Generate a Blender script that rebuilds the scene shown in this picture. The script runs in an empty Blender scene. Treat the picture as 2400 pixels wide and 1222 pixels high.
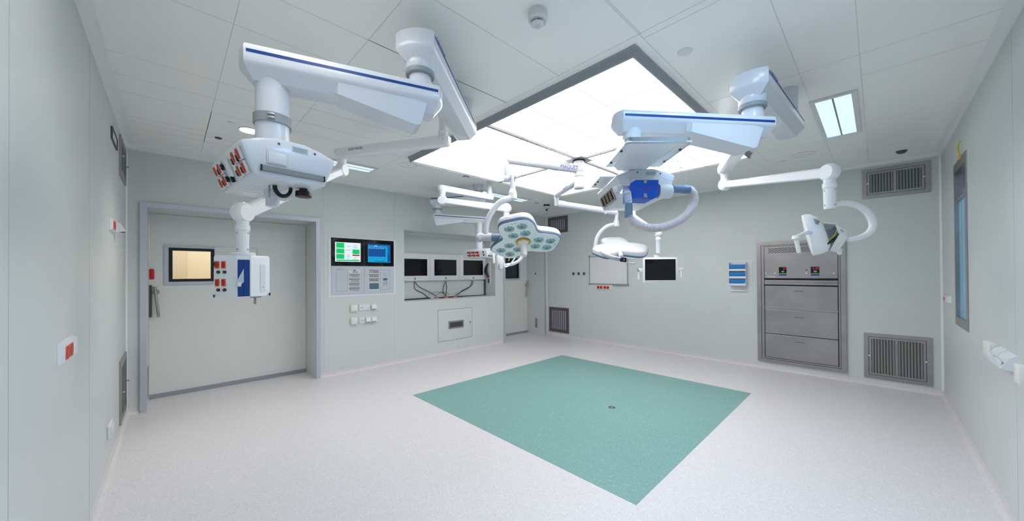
import bpy, bmesh, math
from mathutils import Vector, Matrix
import random
random.seed(4)
PI = math.pi
scn = bpy.context.scene
COL = scn.collection

# ------------------------------------------------------------------ camera
H = 3.0                      # ceiling height
W = 6.359                    # room width  (x: 0 .. W)
D = 7.094                    # room depth  (y: -D .. 0)
FPX, CX, CY = 828.67, 1209.86, 635.9
YAW, PITCH, ROLL = 0.7956, 0.0062, -0.0066
CAM = Vector((5.7992, -6.7467, 1.536))
_fw = Vector((-math.sin(YAW) * math.cos(PITCH), math.cos(YAW) * math.cos(PITCH), math.sin(PITCH)))
_rt = Vector((math.cos(YAW), math.sin(YAW), 0))
_up = _rt.cross(_fw)
_c, _s = math.cos(ROLL), math.sin(ROLL)
RT = _c * _rt + _s * _up
UP = -_s * _rt + _c * _up
FW = _fw.copy()
cd = bpy.data.cameras.new('camera')
cd.sensor_width = 36.0
cd.lens = FPX / 2400 * 36.0
cd.shift_x = -(CX - 1200) / 2400
cd.shift_y = (CY - 611) / 2400
cd.clip_start = 0.02
cam = bpy.data.objects.new('camera', cd)
COL.objects.link(cam)
cam.matrix_world = Matrix(((RT.x, UP.x, -FW.x, CAM.x), (RT.y, UP.y, -FW.y, CAM.y), (RT.z, UP.z, -FW.z, CAM.z), (0, 0, 0, 1)))
scn.camera = cam
scn.view_settings.view_transform = 'Standard'
scn.view_settings.look = 'None'
scn.view_settings.gamma = 1.0
scn.view_settings.use_curve_mapping = False
EXPO = 1.03
scn.view_settings.exposure = EXPO
GAIN = 2 ** EXPO
world = bpy.data.worlds.new('world')
scn.world = world
world.use_nodes = True
world.node_tree.nodes['Background'].inputs['Color'].default_value = (0.6, 0.65, 0.7, 1)
world.node_tree.nodes['Background'].inputs['Strength'].default_value = 0.05
PANEL_POWER = 2.6            # luminous ceiling
TROFFER_POWER = 6.0
TROFFER_COLOUR = (0.5, 0.8, 1.0)
DOWNLIGHT_POWER = 9.0

# ------------------------------------------------------------- measurement
def ray(u, v):
    return RT * ((u - CX) / FPX) + UP * (-(v - CY) / FPX) + FW
def hit(u, v, axis, value):
    d = ray(u, v)
    return CAM + d * ((value - CAM[axis]) / d[axis])
def on_a(u, v, x=0.0):       # wall with the big door: returns (y, z)
    p = hit(u, v, 0, x); return p.y, p.z
def on_b(u, v, y=0.0):       # wall with the steel cabinet: (x, z)
    p = hit(u, v, 1, y); return p.x, p.z
def on_s(u, v):
    p = hit(u, v, 1, -D); return p.x, p.z
def on_r(u, v):
    p = hit(u, v, 0, W); return p.y, p.z
def on_z(u, v, z):
    p = hit(u, v, 2, z); return p.x, p.y
def at(u, v, depth):
    return CAM + ray(u, v) * depth
def vec(x, y, z):            # direction: right, down, away as seen from the camera's side of the room
    return RT * x - UP * y + FW * z

def basis(a, b, c, o=(0, 0, 0)):
    a, b, c = Vector(a), Vector(b), Vector(c)
    return Matrix(((a.x, b.x, c.x, o[0]), (a.y, b.y, c.y, o[1]), (a.z, b.z, c.z, o[2]), (0, 0, 0, 1)))
WALL_A = basis((0, 1, 0), (0, 0, 1), (1, 0, 0))
WALL_B = basis((1, 0, 0), (0, 0, 1), (0, -1, 0))
WALL_S = basis((1, 0, 0), (0, 0, 1), (0, 1, 0), (0, -D, 0))
WALL_R = basis((0, 1, 0), (0, 0, 1), (-1, 0, 0), (W, 0, 0))
CEIL = basis((1, 0, 0), (0, 1, 0), (0, 0, -1), (0, 0, H))
def along(d, origin=(0, 0, 0), up=(0, 0, 1)):   # x axis along d, z as near to up as possible
    d = Vector(d).normalized(); u = Vector(up)
    y = u.cross(d)
    if y.length < 1e-5: y = Vector((0, 1, 0)).cross(d)
    y.normalize(); z = d.cross(y)
    return basis(d, y, z, origin)

# --------------------------------------------------------------- materials
MATS = {}
def mat(name, color, rough=0.5, metal=0.0, spec=0.5, emit=None, power=0.0, trans=0.0, alpha=1.0, coat=0.0, ior=1.45):
    m = bpy.data.materials.new(name); m.use_nodes = True
    b = m.node_tree.nodes['Principled BSDF']
    b.inputs['Base Color'].default_value = (*color, 1)
    b.inputs['Roughness'].default_value = rough
    b.inputs['Metallic'].default_value = metal
    b.inputs['Specular IOR Level'].default_value = spec
    b.inputs['Transmission Weight'].default_value = trans
    b.inputs['Alpha'].default_value = alpha
    b.inputs['Coat Weight'].default_value = coat
    b.inputs['IOR'].default_value = ior
    if emit:
        b.inputs['Emission Color'].default_value = (*emit, 1)
        b.inputs['Emission Strength'].default_value = power
    MATS[name] = m
    return m
def sr(r, g, b):
    f = lambda c: ((c / 255 + 0.055) / 1.055) ** 2.4 if c > 10 else c / 255 / 12.92
    return (f(r), f(g), f(b))
def noise_mix(m, scale, c1, c2, lo, hi, detail=2.0, stretch=(1, 1, 1), bump=0.0, rough=None):
    nt = m.node_tree; b = nt.nodes['Principled BSDF']
    tc = nt.nodes.new('ShaderNodeTexCoord'); mp = nt.nodes.new('ShaderNodeMapping')
    mp.inputs['Scale'].default_value = stretch
    nz = nt.nodes.new('ShaderNodeTexNoise'); nz.inputs['Scale'].default_value = scale; nz.inputs['Detail'].default_value = detail
    cr = nt.nodes.new('ShaderNodeValToRGB')
    cr.color_ramp.elements[0].position = lo; cr.color_ramp.elements[0].color = (*c1, 1)
    cr.color_ramp.elements[1].position = hi; cr.color_ramp.elements[1].color = (*c2, 1)
    nt.links.new(tc.outputs['Object'], mp.inputs['Vector']); nt.links.new(mp.outputs[0], nz.inputs['Vector'])
    nt.links.new(nz.outputs['Fac'], cr.inputs['Fac']); nt.links.new(cr.outputs['Color'], b.inputs['Base Color'])
    if rough:
        mr = nt.nodes.new('ShaderNodeMapRange'); mr.inputs['To Min'].default_value = rough[0]; mr.inputs['To Max'].default_value = rough[1]
        nt.links.new(nz.outputs['Fac'], mr.inputs['Value']); nt.links.new(mr.outputs[0], b.inputs['Roughness'])
    return m
def speckle(name, base, dark, light, rough):
    m = mat(name, base, rough)
    nt = m.node_tree; b = nt.nodes['Principled BSDF']
    tc = nt.nodes.new('ShaderNodeTexCoord')
    def cells(scale, thr):
        v = nt.nodes.new('ShaderNodeTexVoronoi'); v.inputs['Scale'].default_value = scale
        nt.links.new(tc.outputs['Object'], v.inputs['Vector'])
        n = nt.nodes.new('ShaderNodeTexWhiteNoise'); nt.links.new(v.outputs['Position'], n.inputs['Vector'])
        g = nt.nodes.new('ShaderNodeMath'); g.operation = 'GREATER_THAN'; g.inputs[1].default_value = thr
        nt.links.new(n.outputs['Value'], g.inputs[0])
        l = nt.nodes.new('ShaderNodeMath'); l.operation = 'LESS_THAN'; l.inputs[1].default_value = 0.42
        nt.links.new(v.outputs['Distance'], l.inputs[0])
        q = nt.nodes.new('ShaderNodeMath'); q.operation = 'MULTIPLY'
        nt.links.new(g.outputs[0], q.inputs[0]); nt.links.new(l.outputs[0], q.inputs[1])
        return q
    a, c = cells(110, 0.62), cells(75, 0.86)
    m1 = nt.nodes.new('ShaderNodeMix'); m1.data_type = 'RGBA'; m1.inputs['A'].default_value = (*base, 1); m1.inputs['B'].default_value = (*dark, 1)
    m2 = nt.nodes.new('ShaderNodeMix'); m2.data_type = 'RGBA'; m2.inputs['B'].default_value = (*light, 1)
    nt.links.new(a.outputs[0], m1.inputs['Factor']); nt.links.new(m1.outputs['Result'], m2.inputs['A'])
    nt.links.new(c.outputs[0], m2.inputs['Factor']); nt.links.new(m2.outputs['Result'], b.inputs['Base Color'])
    return m

M_WALL = noise_mix(mat('wall_panel_paint', sr(196, 204, 201), 0.42), 3, sr(206, 211, 209), sr(209, 214, 212), 0.3, 0.7)
M_SEAM = mat('panel_seam', sr(194, 197, 195), 0.5)
M_CEIL = noise_mix(mat('ceiling_panel_paint', sr(220, 222, 218), 0.22), 2, sr(248, 248, 245), sr(250, 250, 247), 0.3, 0.7)
M_CSEAM = mat('ceiling_seam', sr(212, 213, 213), 0.5)
M_COVE = mat('coving_white', sr(232, 234, 233), 0.3)
M_FLOOR = speckle('floor_vinyl_grey', sr(220, 216, 217), sr(206, 202, 205), sr(231, 228, 230), 0.4)
M_GREEN = speckle('floor_vinyl_green', sr(125, 167, 162), sr(110, 152, 148), sr(150, 188, 182), 0.42)
M_WHITE = mat('white_enamel', sr(214, 218, 225), 0.28, coat=0.25)
M_LAMPW = mat('lamp_enamel', sr(186, 188, 195), 0.3, coat=0.2)
M_BOOM = mat('boom_enamel', sr(238, 239, 241), 0.3, coat=0.2)
M_WHITE2 = mat('white_plastic', sr(222, 223, 226), 0.4)
M_CREAM = mat('cream_plastic', sr(232, 230, 222), 0.45)
M_BLUE = mat('stripe_blue', sr(8, 62, 138), 0.35)
M_BAND = mat('blue_grey_rubber', sr(96, 118, 142), 0.45)
M_STEEL = noise_mix(mat('brushed_steel', sr(178, 176, 178), 0.36, 0.8), 2.2, sr(156, 152, 152), sr(172, 168, 168), 0.3, 0.7, 3, (1, 1, 1.6), rough=(0.3, 0.4))
M_STEEL2 = mat('satin_aluminium', sr(168, 170, 174), 0.35, 0.6)
M_CHROME = mat('chrome', sr(205, 208, 212), 0.16, 1.0)
M_FRAME = mat('door_frame_metal', sr(190, 196, 206), 0.38, 0.25)
M_LEAF = mat('door_leaf_paint', sr(222, 223, 220), 0.4)
M_GREY = mat('grey_plastic', sr(150, 155, 160), 0.45)
M_DGREY = mat('dark_grey', sr(84, 84, 88), 0.5)
M_BLACK = mat('black_plastic', sr(14, 14, 16), 0.35)
M_GLASSBLACK = mat('black_glass', sr(5, 6, 8), 0.07)
M_RED = mat('red_socket', sr(178, 44, 22), 0.4)
M_DRED = mat('dark_red', sr(120, 20, 14), 0.5)
M_ORANGE = mat('orange', sr(226, 96, 62), 0.45)
M_YELLOW = mat('amber_ring', sr(226, 162, 40), 0.4)
M_LENS = mat('lens_glass', sr(168, 190, 200), 0.14, 0.35)
M_LENS2 = mat('lens_reflector', sr(206, 222, 224), 0.14, 0.7)
M_LENSD = mat('lens_deep', sr(116, 140, 152), 0.12, 0.35)
M_FACE = mat('lamp_face', sr(240, 246, 248), 0.25)
M_SLAT = mat('filter_fabric', sr(134, 138, 134), 0.8)
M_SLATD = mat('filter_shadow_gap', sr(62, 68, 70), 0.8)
M_GLOVE = mat('glove_box_blue', sr(16, 116, 188), 0.5)
M_MARK = mat('logo_blue', sr(30, 70, 160), 0.5)
M_TEAL = mat('logo_teal', sr(40, 180, 200), 0.5)
M_BOXBLUE = mat('device_blue', sr(6, 78, 190), 0.4)
M_CLEAR = mat('clear_plastic', (0.9, 0.93, 0.96), 0.12, trans=0.75, ior=1.2)
M_FILM = mat('plastic_film', (0.75, 0.83, 0.92), 0.2, alpha=0.55)
M_HOSE = mat('corrugated_hose', sr(226, 216, 216), 0.35, alpha=0.9)
M_TUBEG = mat('hose_cuff', sr(104, 128, 154), 0.4)
M_WIREY = mat('wire_yellow', sr(200, 200, 60), 0.5)
M_BOARD = mat('whiteboard_surface', sr(226, 226, 226), 0.25)
M_BLUEBTN = mat('button_blue', sr(70, 110, 150), 0.4)
M_LCD = mat('lcd_green', sr(96, 130, 60), 0.4)
M_PANELG = mat('console_grey', sr(196, 202, 210), 0.4, 0.1)
def glow(name, color, power): return mat(name, (0, 0, 0), 0.3, spec=0.2, emit=color, power=power / GAIN)
G_WHITE = glow('screen_white', sr(236, 246, 255), 0.95)
G_GREEN = glow('screen_green', sr(0, 210, 110), 0.95)
G_RED = glow('screen_red', sr(190, 20, 30), 0.9)
G_SKY = glow('screen_sky', sr(40, 150, 215), 0.9)
G_NAVY = glow('screen_navy', sr(8, 82, 160), 0.9)
G_CYAN = glow('screen_cyan', sr(10, 170, 225), 0.9)
G_DOT = glow('led_blue', sr(40, 60, 240), 0.9)
G_LEDR = glow('led_red', sr(240, 30, 90), 1.0)
G_LEDG = glow('led_green', sr(120, 230, 40), 1.0)
G_INK = glow('screen_ink', sr(90, 110, 150), 0.6)
# luminous diffuser: fabric squares with a faint rib on the joints
M_DIFF = mat('luminous_diffuser', (0.05, 0.05, 0.05), 0.6, spec=0.0, emit=(1, 1, 1), power=PANEL_POWER)
nt = M_DIFF.node_tree; b = nt.nodes['Principled BSDF']
tc = nt.nodes.new('ShaderNodeTexCoord'); sp = nt.nodes.new('ShaderNodeSeparateXYZ'); nt.links.new(tc.outputs['UV'], sp.inputs[0])
def rib(sock):
    a = nt.nodes.new('ShaderNodeMath'); a.operation = 'FRACT'; nt.links.new(sock, a.inputs[0])
    s = nt.nodes.new('ShaderNodeMath'); s.operation = 'SUBTRACT'; s.inputs[1].default_value = 0.5; nt.links.new(a.outputs[0], s.inputs[0])
    c = nt.nodes.new('ShaderNodeMath'); c.operation = 'ABSOLUTE'; nt.links.new(s.outputs[0], c.inputs[0])
    g = nt.nodes.new('ShaderNodeMapRange'); g.inputs['From Min'].default_value = 0.44; g.inputs['From Max'].default_value = 0.485
    g.interpolation_type = 'SMOOTHSTEP'; nt.links.new(c.outputs[0], g.inputs['Value']); return g
rx, ry = rib(sp.outputs['X']), rib(sp.outputs['Y'])
mx = nt.nodes.new('ShaderNodeMath'); mx.operation = 'MAXIMUM'; nt.links.new(rx.outputs[0], mx.inputs[0]); nt.links.new(ry.outputs[0], mx.inputs[1])
mr = nt.nodes.new('ShaderNodeMapRange'); mr.inputs['To Min'].default_value = PANEL_POWER; mr.inputs['To Max'].default_value = 0.90 / GAIN
nt.links.new(mx.outputs[0], mr.inputs['Value']); nt.links.new(mr.outputs[0], b.inputs['Emission Strength'])
b.inputs['Emission Color'].default_value = (1.0, 0.995, 1.0, 1)
M_TROF = mat('troffer_diffuser', (0.3, 0.35, 0.37), 0.5, emit=(0.72, 0.93, 1.0), power=TROFFER_POWER)
nt = M_TROF.node_tree; b = nt.nodes['Principled BSDF']
tc = nt.nodes.new('ShaderNodeTexCoord'); wv = nt.nodes.new('ShaderNodeTexWave'); wv.bands_direction = 'Y'; wv.inputs['Scale'].default_value = 14.0
nt.links.new(tc.outputs['Object'], wv.inputs['Vector'])
mr = nt.nodes.new('ShaderNodeMapRange'); mr.inputs['To Min'].default_value = 0.36; mr.inputs['To Max'].default_value = 0.56
nt.links.new(wv.outputs['Fac'], mr.inputs['Value']); nt.links.new(mr.outputs[0], b.inputs['Emission Strength'])
M_TROFB = mat('troffer_cool', (0.6, 0.7, 0.75), 0.5, emit=(0.38, 0.66, 1.0), power=TROFFER_POWER * 2.0)
M_FILLN = mat('fill_light_neutral', (0.7, 0.7, 0.7), 0.5, emit=(1.0, 0.97, 0.92), power=TROFFER_POWER * 0.85)
M_DOWN = mat('downlight_lens', (0.8, 0.8, 0.8), 0.4, emit=(1.0, 0.98, 0.94), power=DOWNLIGHT_POWER)
# window pane: tinted reflective glass
M_PANE = mat('tinted_pane', sr(60, 130, 160), 0.03, trans=0.6, ior=1.5, spec=0.8)
M_CURT = mat('blue_blind', sr(130, 196, 222), 0.7)
M_ROOMGLOW = mat('corridor_wall', sr(238, 228, 206), 0.7)
M_ROOMDOOR = mat('corridor_door', sr(224, 214, 194), 0.6)
M_TINTDARK = mat('dark_window_glass', sr(40, 50, 54), 0.08)

# ------------------------------------------------------------ mesh builder
class MB:
    def __init__(self, M=None):
        self.bm = bmesh.new(); self.M = M or Matrix.Identity(4); self.mi = 0; self.mats = []
    def use(self, m):
        if m not in self.mats: self.mats.append(m)
        self.mi = self.mats.index(m); return self
    def at(self, M): self.M = M; return self
    def _v(self, p): return self.bm.verts.new(self.M @ Vector(p))
    def _f(self, vs):
        try: f = self.bm.faces.new(vs)
        except ValueError: return None
        f.material_index = self.mi; return f
    def box(self, x0, x1, y0, y1, z0, z1, bev=0.0, seg=2):
        v = [self._v((x, y, z)) for z in (z0, z1) for y in (y0, y1) for x in (x0, x1)]
        fs = [self._f([v[i] for i in q]) for q in ((0, 2, 3, 1), (4, 5, 7, 6), (0, 1, 5, 4), (2, 6, 7, 3), (0, 4, 6, 2), (1, 3, 7, 5))]
        if bev > 0:
            es = list({e for f in fs for e in f.edges})
            r = bmesh.ops.bevel(self.bm, geom=es, offset=bev, segments=seg, affect='EDGES', profile=0.5)
            for f in r['faces']: f.material_index = self.mi
        return self
    def loft(self, secs, caps=True, closed=True):
        rows = [[self._v(p) for p in s] for s in secs]
        n = len(rows[0])
        for a, b in zip(rows, rows[1:]):
            for i in range(n if closed else n - 1):
                self._f([a[i], a[(i + 1) % n], b[(i + 1) % n], b[i]])
        if caps:
            self._f(list(reversed(rows[0]))); self._f(rows[-1])
        return self
    def prism(self, pts, z0, z1, bev=0.0, seg=2):
        a = [self._v((x, y, z0)) for x, y in pts]; b = [self._v((x, y, z1)) for x, y in pts]
        n = len(pts); fs = []
        for i in range(n): fs.append(self._f([a[i], a[(i + 1) % n], b[(i + 1) % n], b[i]]))
        fs.append(self._f(list(reversed(a)))); fs.append(self._f(b))
        if bev > 0:
            es = list({e for f in fs if f for e in f.edges})
            r = bmesh.ops.bevel(self.bm, geom=es, offset=bev, segments=seg, affect='EDGES', profile=0.5)
            for f in r['faces']: f.material_index = self.mi
        return self
    def ring(self, outer, inner, z0, z1):       # rectangular picture frame, outer/inner = (x0,x1,y0,y1)
        def r(q, z): return [(q[0], q[2], z), (q[1], q[2], z), (q[1], q[3], z), (q[0], q[3], z)]
        o0, o1, i0, i1 = [[self._v(p) for p in r(q, z)] for q, z in ((outer, z0), (outer, z1), (inner, z0), (inner, z1))]
        for i in range(4):
            j = (i + 1) % 4
            self._f([o1[i], o1[j], i1[j], i1[i]]); self._f([o0[i], o0[j], o1[j], o1[i]])
            self._f([i1[i], i1[j], i0[j], i0[i]]); self._f([o0[j], o0[i], i0[i], i0[j]])
        return self
    def lathe(self, prof, seg=28, caps=True):   # (r, z) about the local z axis
        rows = []
        for r, z in prof:
            if r < 1e-6: rows.append([self._v((0, 0, z))])
            else: rows.append([self._v((r * math.cos(2 * PI * i / seg), r * math.sin(2 * PI * i / seg), z)) for i in range(seg)])
        for a, b in zip(rows, rows[1:]):
            if len(a) == 1 and len(b) == 1: continue
            for i in range(seg):
                j = (i + 1) % seg
                if len(a) == 1: self._f([a[0], b[j], b[i]])
                elif len(b) == 1: self._f([a[i], a[j], b[0]])
                else: self._f([a[i], a[j], b[j], b[i]])
        if caps:
            if len(rows[0]) > 1: self._f(list(reversed(rows[0])))
            if len(rows[-1]) > 1: self._f(rows[-1])
        return self
    def tube(self, p0, p1, r0, r1=None, seg=20, caps=True):
        r1 = r0 if r1 is None else r1
        p0, p1 = Vector(p0), Vector(p1); A = along(p1 - p0)
        L = (p1 - p0).length; keep = self.M
        secs = [[(p0 + A.to_3x3() @ Vector((x, r * math.cos(t), r * math.sin(t)))) for t in [2 * PI * i / seg for i in range(seg)]] for x, r in ((0, r0), (L, r1))]
        self.loft(secs, caps); self.M = keep
        return self
    def sweep(self, pts, rad, seg=14, caps=True, flat=1.0):
        pts = [Vector(p) for p in pts]; n = len(pts)
        rads = rad if isinstance(rad, (list, tuple)) else [rad] * n
        tang = [(pts[min(i + 1, n - 1)] - pts[max(i - 1, 0)]).normalized() for i in range(n)]
        nrm = tang[0].orthogonal().normalized(); secs = []
        for i in range(n):
            nrm = (nrm - tang[i] * nrm.dot(tang[i])).normalized(); bi = tang[i].cross(nrm)
            secs.append([pts[i] + (nrm * math.cos(t) * flat + bi * math.sin(t)) * rads[i] for t in [2 * PI * k / seg for k in range(seg)]])
        return self.loft(secs, caps)
    def ball(self, c, r, seg=20, squash=(1, 1, 1), A=None):
        keep = self.M
        self.M = keep @ Matrix.Translation(Vector(c)) @ (A or Matrix.Identity(4)) @ Matrix.Diagonal((*squash, 1))
        self.lathe([(r * math.sin(PI * i / 12), -r * math.cos(PI * i / 12)) for i in range(13)], seg, False)
        self.M = keep; return self
    def build(self, name, m=None, parent=None, smooth=35, label=None):
        if m is not None: self.mats = [m] + [x for x in self.mats if x is not m] if not self.mats else self.mats
        bmesh.ops.remove_doubles(self.bm, verts=self.bm.verts, dist=1e-6)
        bmesh.ops.recalc_face_normals(self.bm, faces=self.bm.faces)
        if parent is not None:
            off = parent_world(parent)
            bmesh.ops.translate(self.bm, verts=self.bm.verts, vec=-off)
        me = bpy.data.meshes.new(name); self.bm.to_mesh(me); self.bm.free()
        for x in (self.mats or [M_WHITE]): me.materials.append(x)
        me.polygons.foreach_set('use_smooth', [smooth > 0] * len(me.polygons))
        if smooth > 0: me.set_sharp_from_angle(angle=math.radians(smooth))
        o = bpy.data.objects.new(name, me); COL.objects.link(o)
        if parent is not None: o.parent = parent
        if label: o['label'] = label
        return o
def parent_world(o):
    p = Vector((0, 0, 0))
    while o is not None: p += o.location; o = o.parent
    return p
def mb(m, M=None): return MB(M).use(m)
def thing(name, label, cat, loc=(0, 0, 0), group=None):
    o = bpy.data.objects.new(name, None); COL.objects.link(o); o.location = loc; o.empty_display_size = 0.1
    o['label'] = label; o['category'] = cat
    if group: o['group'] = group
    return o
def tag(o, label, cat, group=None, kind=None):
    o['label'] = label; o['category'] = cat
    if group: o['group'] = group
    if kind: o['kind'] = kind
    return o
def struct(o, label=None, cat=None):
    o['kind'] = 'structure'
    if label: o['label'] = label
    if cat: o['category'] = cat
    return o
def recentre(o):             # put a stand-alone mesh's origin at its base centre
    vs = [v.co for v in o.data.vertices]
    c = Vector(((min(v.x for v in vs) + max(v.x for v in vs)) / 2, (min(v.y for v in vs) + max(v.y for v in vs)) / 2, min(v.z for v in vs)))
    o.data.transform(Matrix.Translation(-c)); o.location = c; return o
def text(body, size, M, m, parent, name='lettering', extrude=0.0004, align='LEFT'):
    cu = bpy.data.curves.new(name, 'FONT'); cu.body = body; cu.size = size; cu.extrude = extrude; cu.align_x = align; cu.resolution_u = 3
    o = bpy.data.objects.new('tmp', cu); COL.objects.link(o)
    bpy.context.view_layer.update()
    me = bpy.data.meshes.new_from_object(o.evaluated_get(bpy.context.evaluated_depsgraph_get()))
    bpy.data.objects.remove(o)
    me.transform(Matrix.Translation(-parent_world(parent)) @ M)
    me.materials.clear(); me.materials.append(m)
    t = bpy.data.objects.new(name, me); COL.objects.link(t); t.parent = parent
    return t

# =================================================================== SHELL
d1a, d1b, d1z = -6.933, -5.208, 2.315
na, nb, nz0, nz1 = -3.811, -1.702, 1.050, 2.312
d2a, d2b, d2z = -1.425, -0.100, 2.315
DEEP = 0.6

# lamps of the room that are large: luminous ceiling and troffers
LX0, LX1, LY0, LY1 = 1.70, 4.73, -4.62, -1.60
cp = thing('luminous_ceiling_panel', 'large square luminous ceiling field of white diffuser squares in a grey metal frame', 'ceiling light', ((LX0 + LX1) / 2, (LY0 + LY1) / 2, H - 0.07))
m = mb(M_GREY)
def rim(o, z): return [(LX0 + o, LY0 + o, z), (LX1 - o, LY0 + o, z), (LX1 - o, LY1 - o, z), (LX0 + o, LY1 - o, z)]
m.loft([rim(0.0, H - 0.001), rim(-0.004, H - 0.008), rim(0.004, H - 0.012), rim(0.012, H - 0.03), rim(0.018, H - 0.062), rim(0.028, H - 0.066), rim(0.034, H - 0.03)], caps=False)
m.build('frame', None, cp, 0)
mxc, myc = (LX0 + LX1) / 2, (LY0 + LY1) / 2
for qx in (0, 1):
    for qy in (0, 1):
        x0, x1 = (LX0 + 0.034, mxc - 0.018) if qx == 0 else (mxc + 0.018, LX1 - 0.034)
        y0, y1 = (LY0 + 0.034, myc - 0.018) if qy == 0 else (myc + 0.018, LY1 - 0.034)
        me = bpy.data.meshes.new('diffuser')
        cz = H - 0.05; L = cp.location
        vs = [(x0, y0, cz), (x1, y0, cz), (x1, y1, cz), (x0, y1, cz)]
        vs = [tuple(Vector(v) - L) for v in vs] + [tuple(Vector((v[0], v[1], H - 0.01)) - L) for v in vs]
        me.from_pydata(vs, [], [(3, 2, 1, 0), (4, 5, 6, 7), (0, 1, 5, 4), (1, 2, 6, 5), (2, 3, 7, 6), (3, 0, 4, 7)])
        uv = me.uv_layers.new(name='UVMap')
        for p in me.polygons:
            for li in p.loop_indices:
                v = me.vertices[me.loops[li].vertex_index].co + L
                uv.data[li].uv = ((v.x - x0) / (x1 - x0) * 3, (v.y - y0) / (y1 - y0) * 3)
        me.materials.append(M_DIFF)
        o = bpy.data.objects.new('diffuser', me); COL.objects.link(o); o.parent = cp
m = mb(M_STEEL2)
m.box(mxc - 0.018, mxc + 0.018, LY0 + 0.03, LY1 - 0.03, H - 0.062, H - 0.02)
m.box(LX0 + 0.03, LX1 - 0.03, myc - 0.018, myc + 0.018, H - 0.062, H - 0.02)
m.use(M_DGREY)
for k in range(-9, 10):
    if k == 0: continue
    for px_, py_ in ((mxc + k * 0.155, myc), (mxc, myc + k * 0.155)):
        m.at(Matrix.Translation((px_, py_, H - 0.0645))).lathe([(0.005, 0), (0.005, 0.003)], 8)
m.at(Matrix.Identity(4)).build('cross_bar', None, cp, 0)
m = mb(M_STEEL2, Matrix.Translation((mxc, myc, 0)))
m.box(-0.125, 0.125, -0.125, 0.125, H - 0.068, H - 0.06)
m.build('centre_plate', None, cp, 0)

def troffer(x0, x1, y0, y1, label, mt=None):
    t = thing('ceiling_light', label, 'ceiling light', ((x0 + x1) / 2, (y0 + y1) / 2, H - 0.02), 'slim fluorescent ceiling lights')
    xm = (x0 + x1) / 2
    m = mb(M_WHITE2, Matrix.Identity(4))
    m.ring((x0, x1, y0, y1), (x0 + 0.035, x1 - 0.035, y0 + 0.035, y1 - 0.035), H - 0.016, H - 0.001)
    m.build('frame', None, t, 0)
    for a, c in ((x0 + 0.035, xm - 0.006), (xm + 0.006, x1 - 0.035)):
        mb(mt or M_TROF).box(a, c, y0 + 0.035, y1 - 0.035, H - 0.010, H - 0.001).build('diffuser', None, t, 0)
    mb(M_STEEL2).box(xm - 0.006, xm + 0.006, y0 + 0.035, y1 - 0.035, H - 0.014, H - 0.001).build('divider', None, t, 0)
troffer(5.40, 5.70, -2.81, -1.60, 'twin-strip ceiling light at the right, above the steel cabinet side')
troffer(0.71, 1.00, -2.82, -1.61, 'ceiling light partly hidden behind the far pendant arms')
troffer(0.71, 1.00, -5.90, -4.69, 'ceiling light partly hidden behind the large near service head')
troffer(5.40, 5.70, -6.00, -4.79, 'ceiling light overhead near the right-hand corner of the room', M_TROFB)
troffer(3.75, 4.95, -6.60, -6.30, 'added unseen ceiling fill light near the left wall', M_FILLN)  # added light out of view, lifts the near-left floor
def downlight(x, y, label):
    t = thing('downlight', label, 'downlight', (x, y, H - 0.01), 'round ceiling downlights')
    mb(M_WHITE2, Matrix.Translation((x, y, 0))).lathe([(0.095, H), (0.095, H - 0.004), (0.085, H - 0.008), (0.08, H - 0.004)], 32, False).build('trim_ring', None, t)
    mb(M_DOWN, Matrix.Translation((x, y, 0))).lathe([(0.08, H - 0.005), (0.0, H - 0.003)], 32, False).build('lens', None, t)
downlight(1.37, -6.17, 'round glowing recessed downlight beside the near pendant column')

downlight(5.60, -4.62, 'added unseen round fill downlight overhead near the right wall')  # added out of view to brighten the floor and cool the right side
for (x, y, e) in ((1.37, -6.17, 42), (5.60, -4.62, 24)):  # beam of the visible downlight, then of the added unseen one
    ld = bpy.data.lights.new('downlight_beam', 'SPOT'); ld.energy = e; ld.spot_size = math.radians(120); ld.spot_blend = 1.0; ld.shadow_soft_size = 0.07; ld.color = (0.6, 0.8, 1.0) if x > 5 else (1, 0.98, 0.95)
    lo = bpy.data.objects.new('downlight_beam', ld); COL.objects.link(lo); lo.location = (x, y, H - 0.02)
# floor with its cut-in green field
m = mb(M_FLOOR); m.box(-DEEP, W + 0.1, -D - 0.1, 0.1, -0.1, 0.0)
floor = struct(m.build('floor', smooth=0), 'pale grey speckled vinyl floor', 'floor')
m = mb(M_GREEN); m.prism([(1.6656, -4.5495), (4.6733, -4.5495), (4.6733, -1.507), (1.6656, -1.507)], 0.0, 0.0012)
m.build('green_inlay', None, floor, 0, 'green speckled vinyl square')
m = mb(M_CSEAM)
for x in (0.35, 1.3, 2.6, 3.9, 5.2, 6.0):
    pass
m.bm.free()
x, y = on_z(1434, 956, 0)
t = thing('floor_drain', 'small round dark metal floor socket in the green floor field', 'floor socket', (x, y, 0.0012))
mb(M_CHROME, Matrix.Translation((x, y, 0.0012))).lathe([(0.042, 0), (0.041, 0.003), (0.036, 0.003)], 32, False).build('rim', None, t)
m = mb(M_DGREY, Matrix.Translation((x, y, 0.0012))); m.lathe([(0.036, 0.0005), (0.036, 0.0025), (0, 0.0025)], 32)
m.use(M_STEEL2).lathe([(0.014, 0.0025), (0.012, 0.0045), (0, 0.0045)], 20); m.build('cover', None, t)

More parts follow.
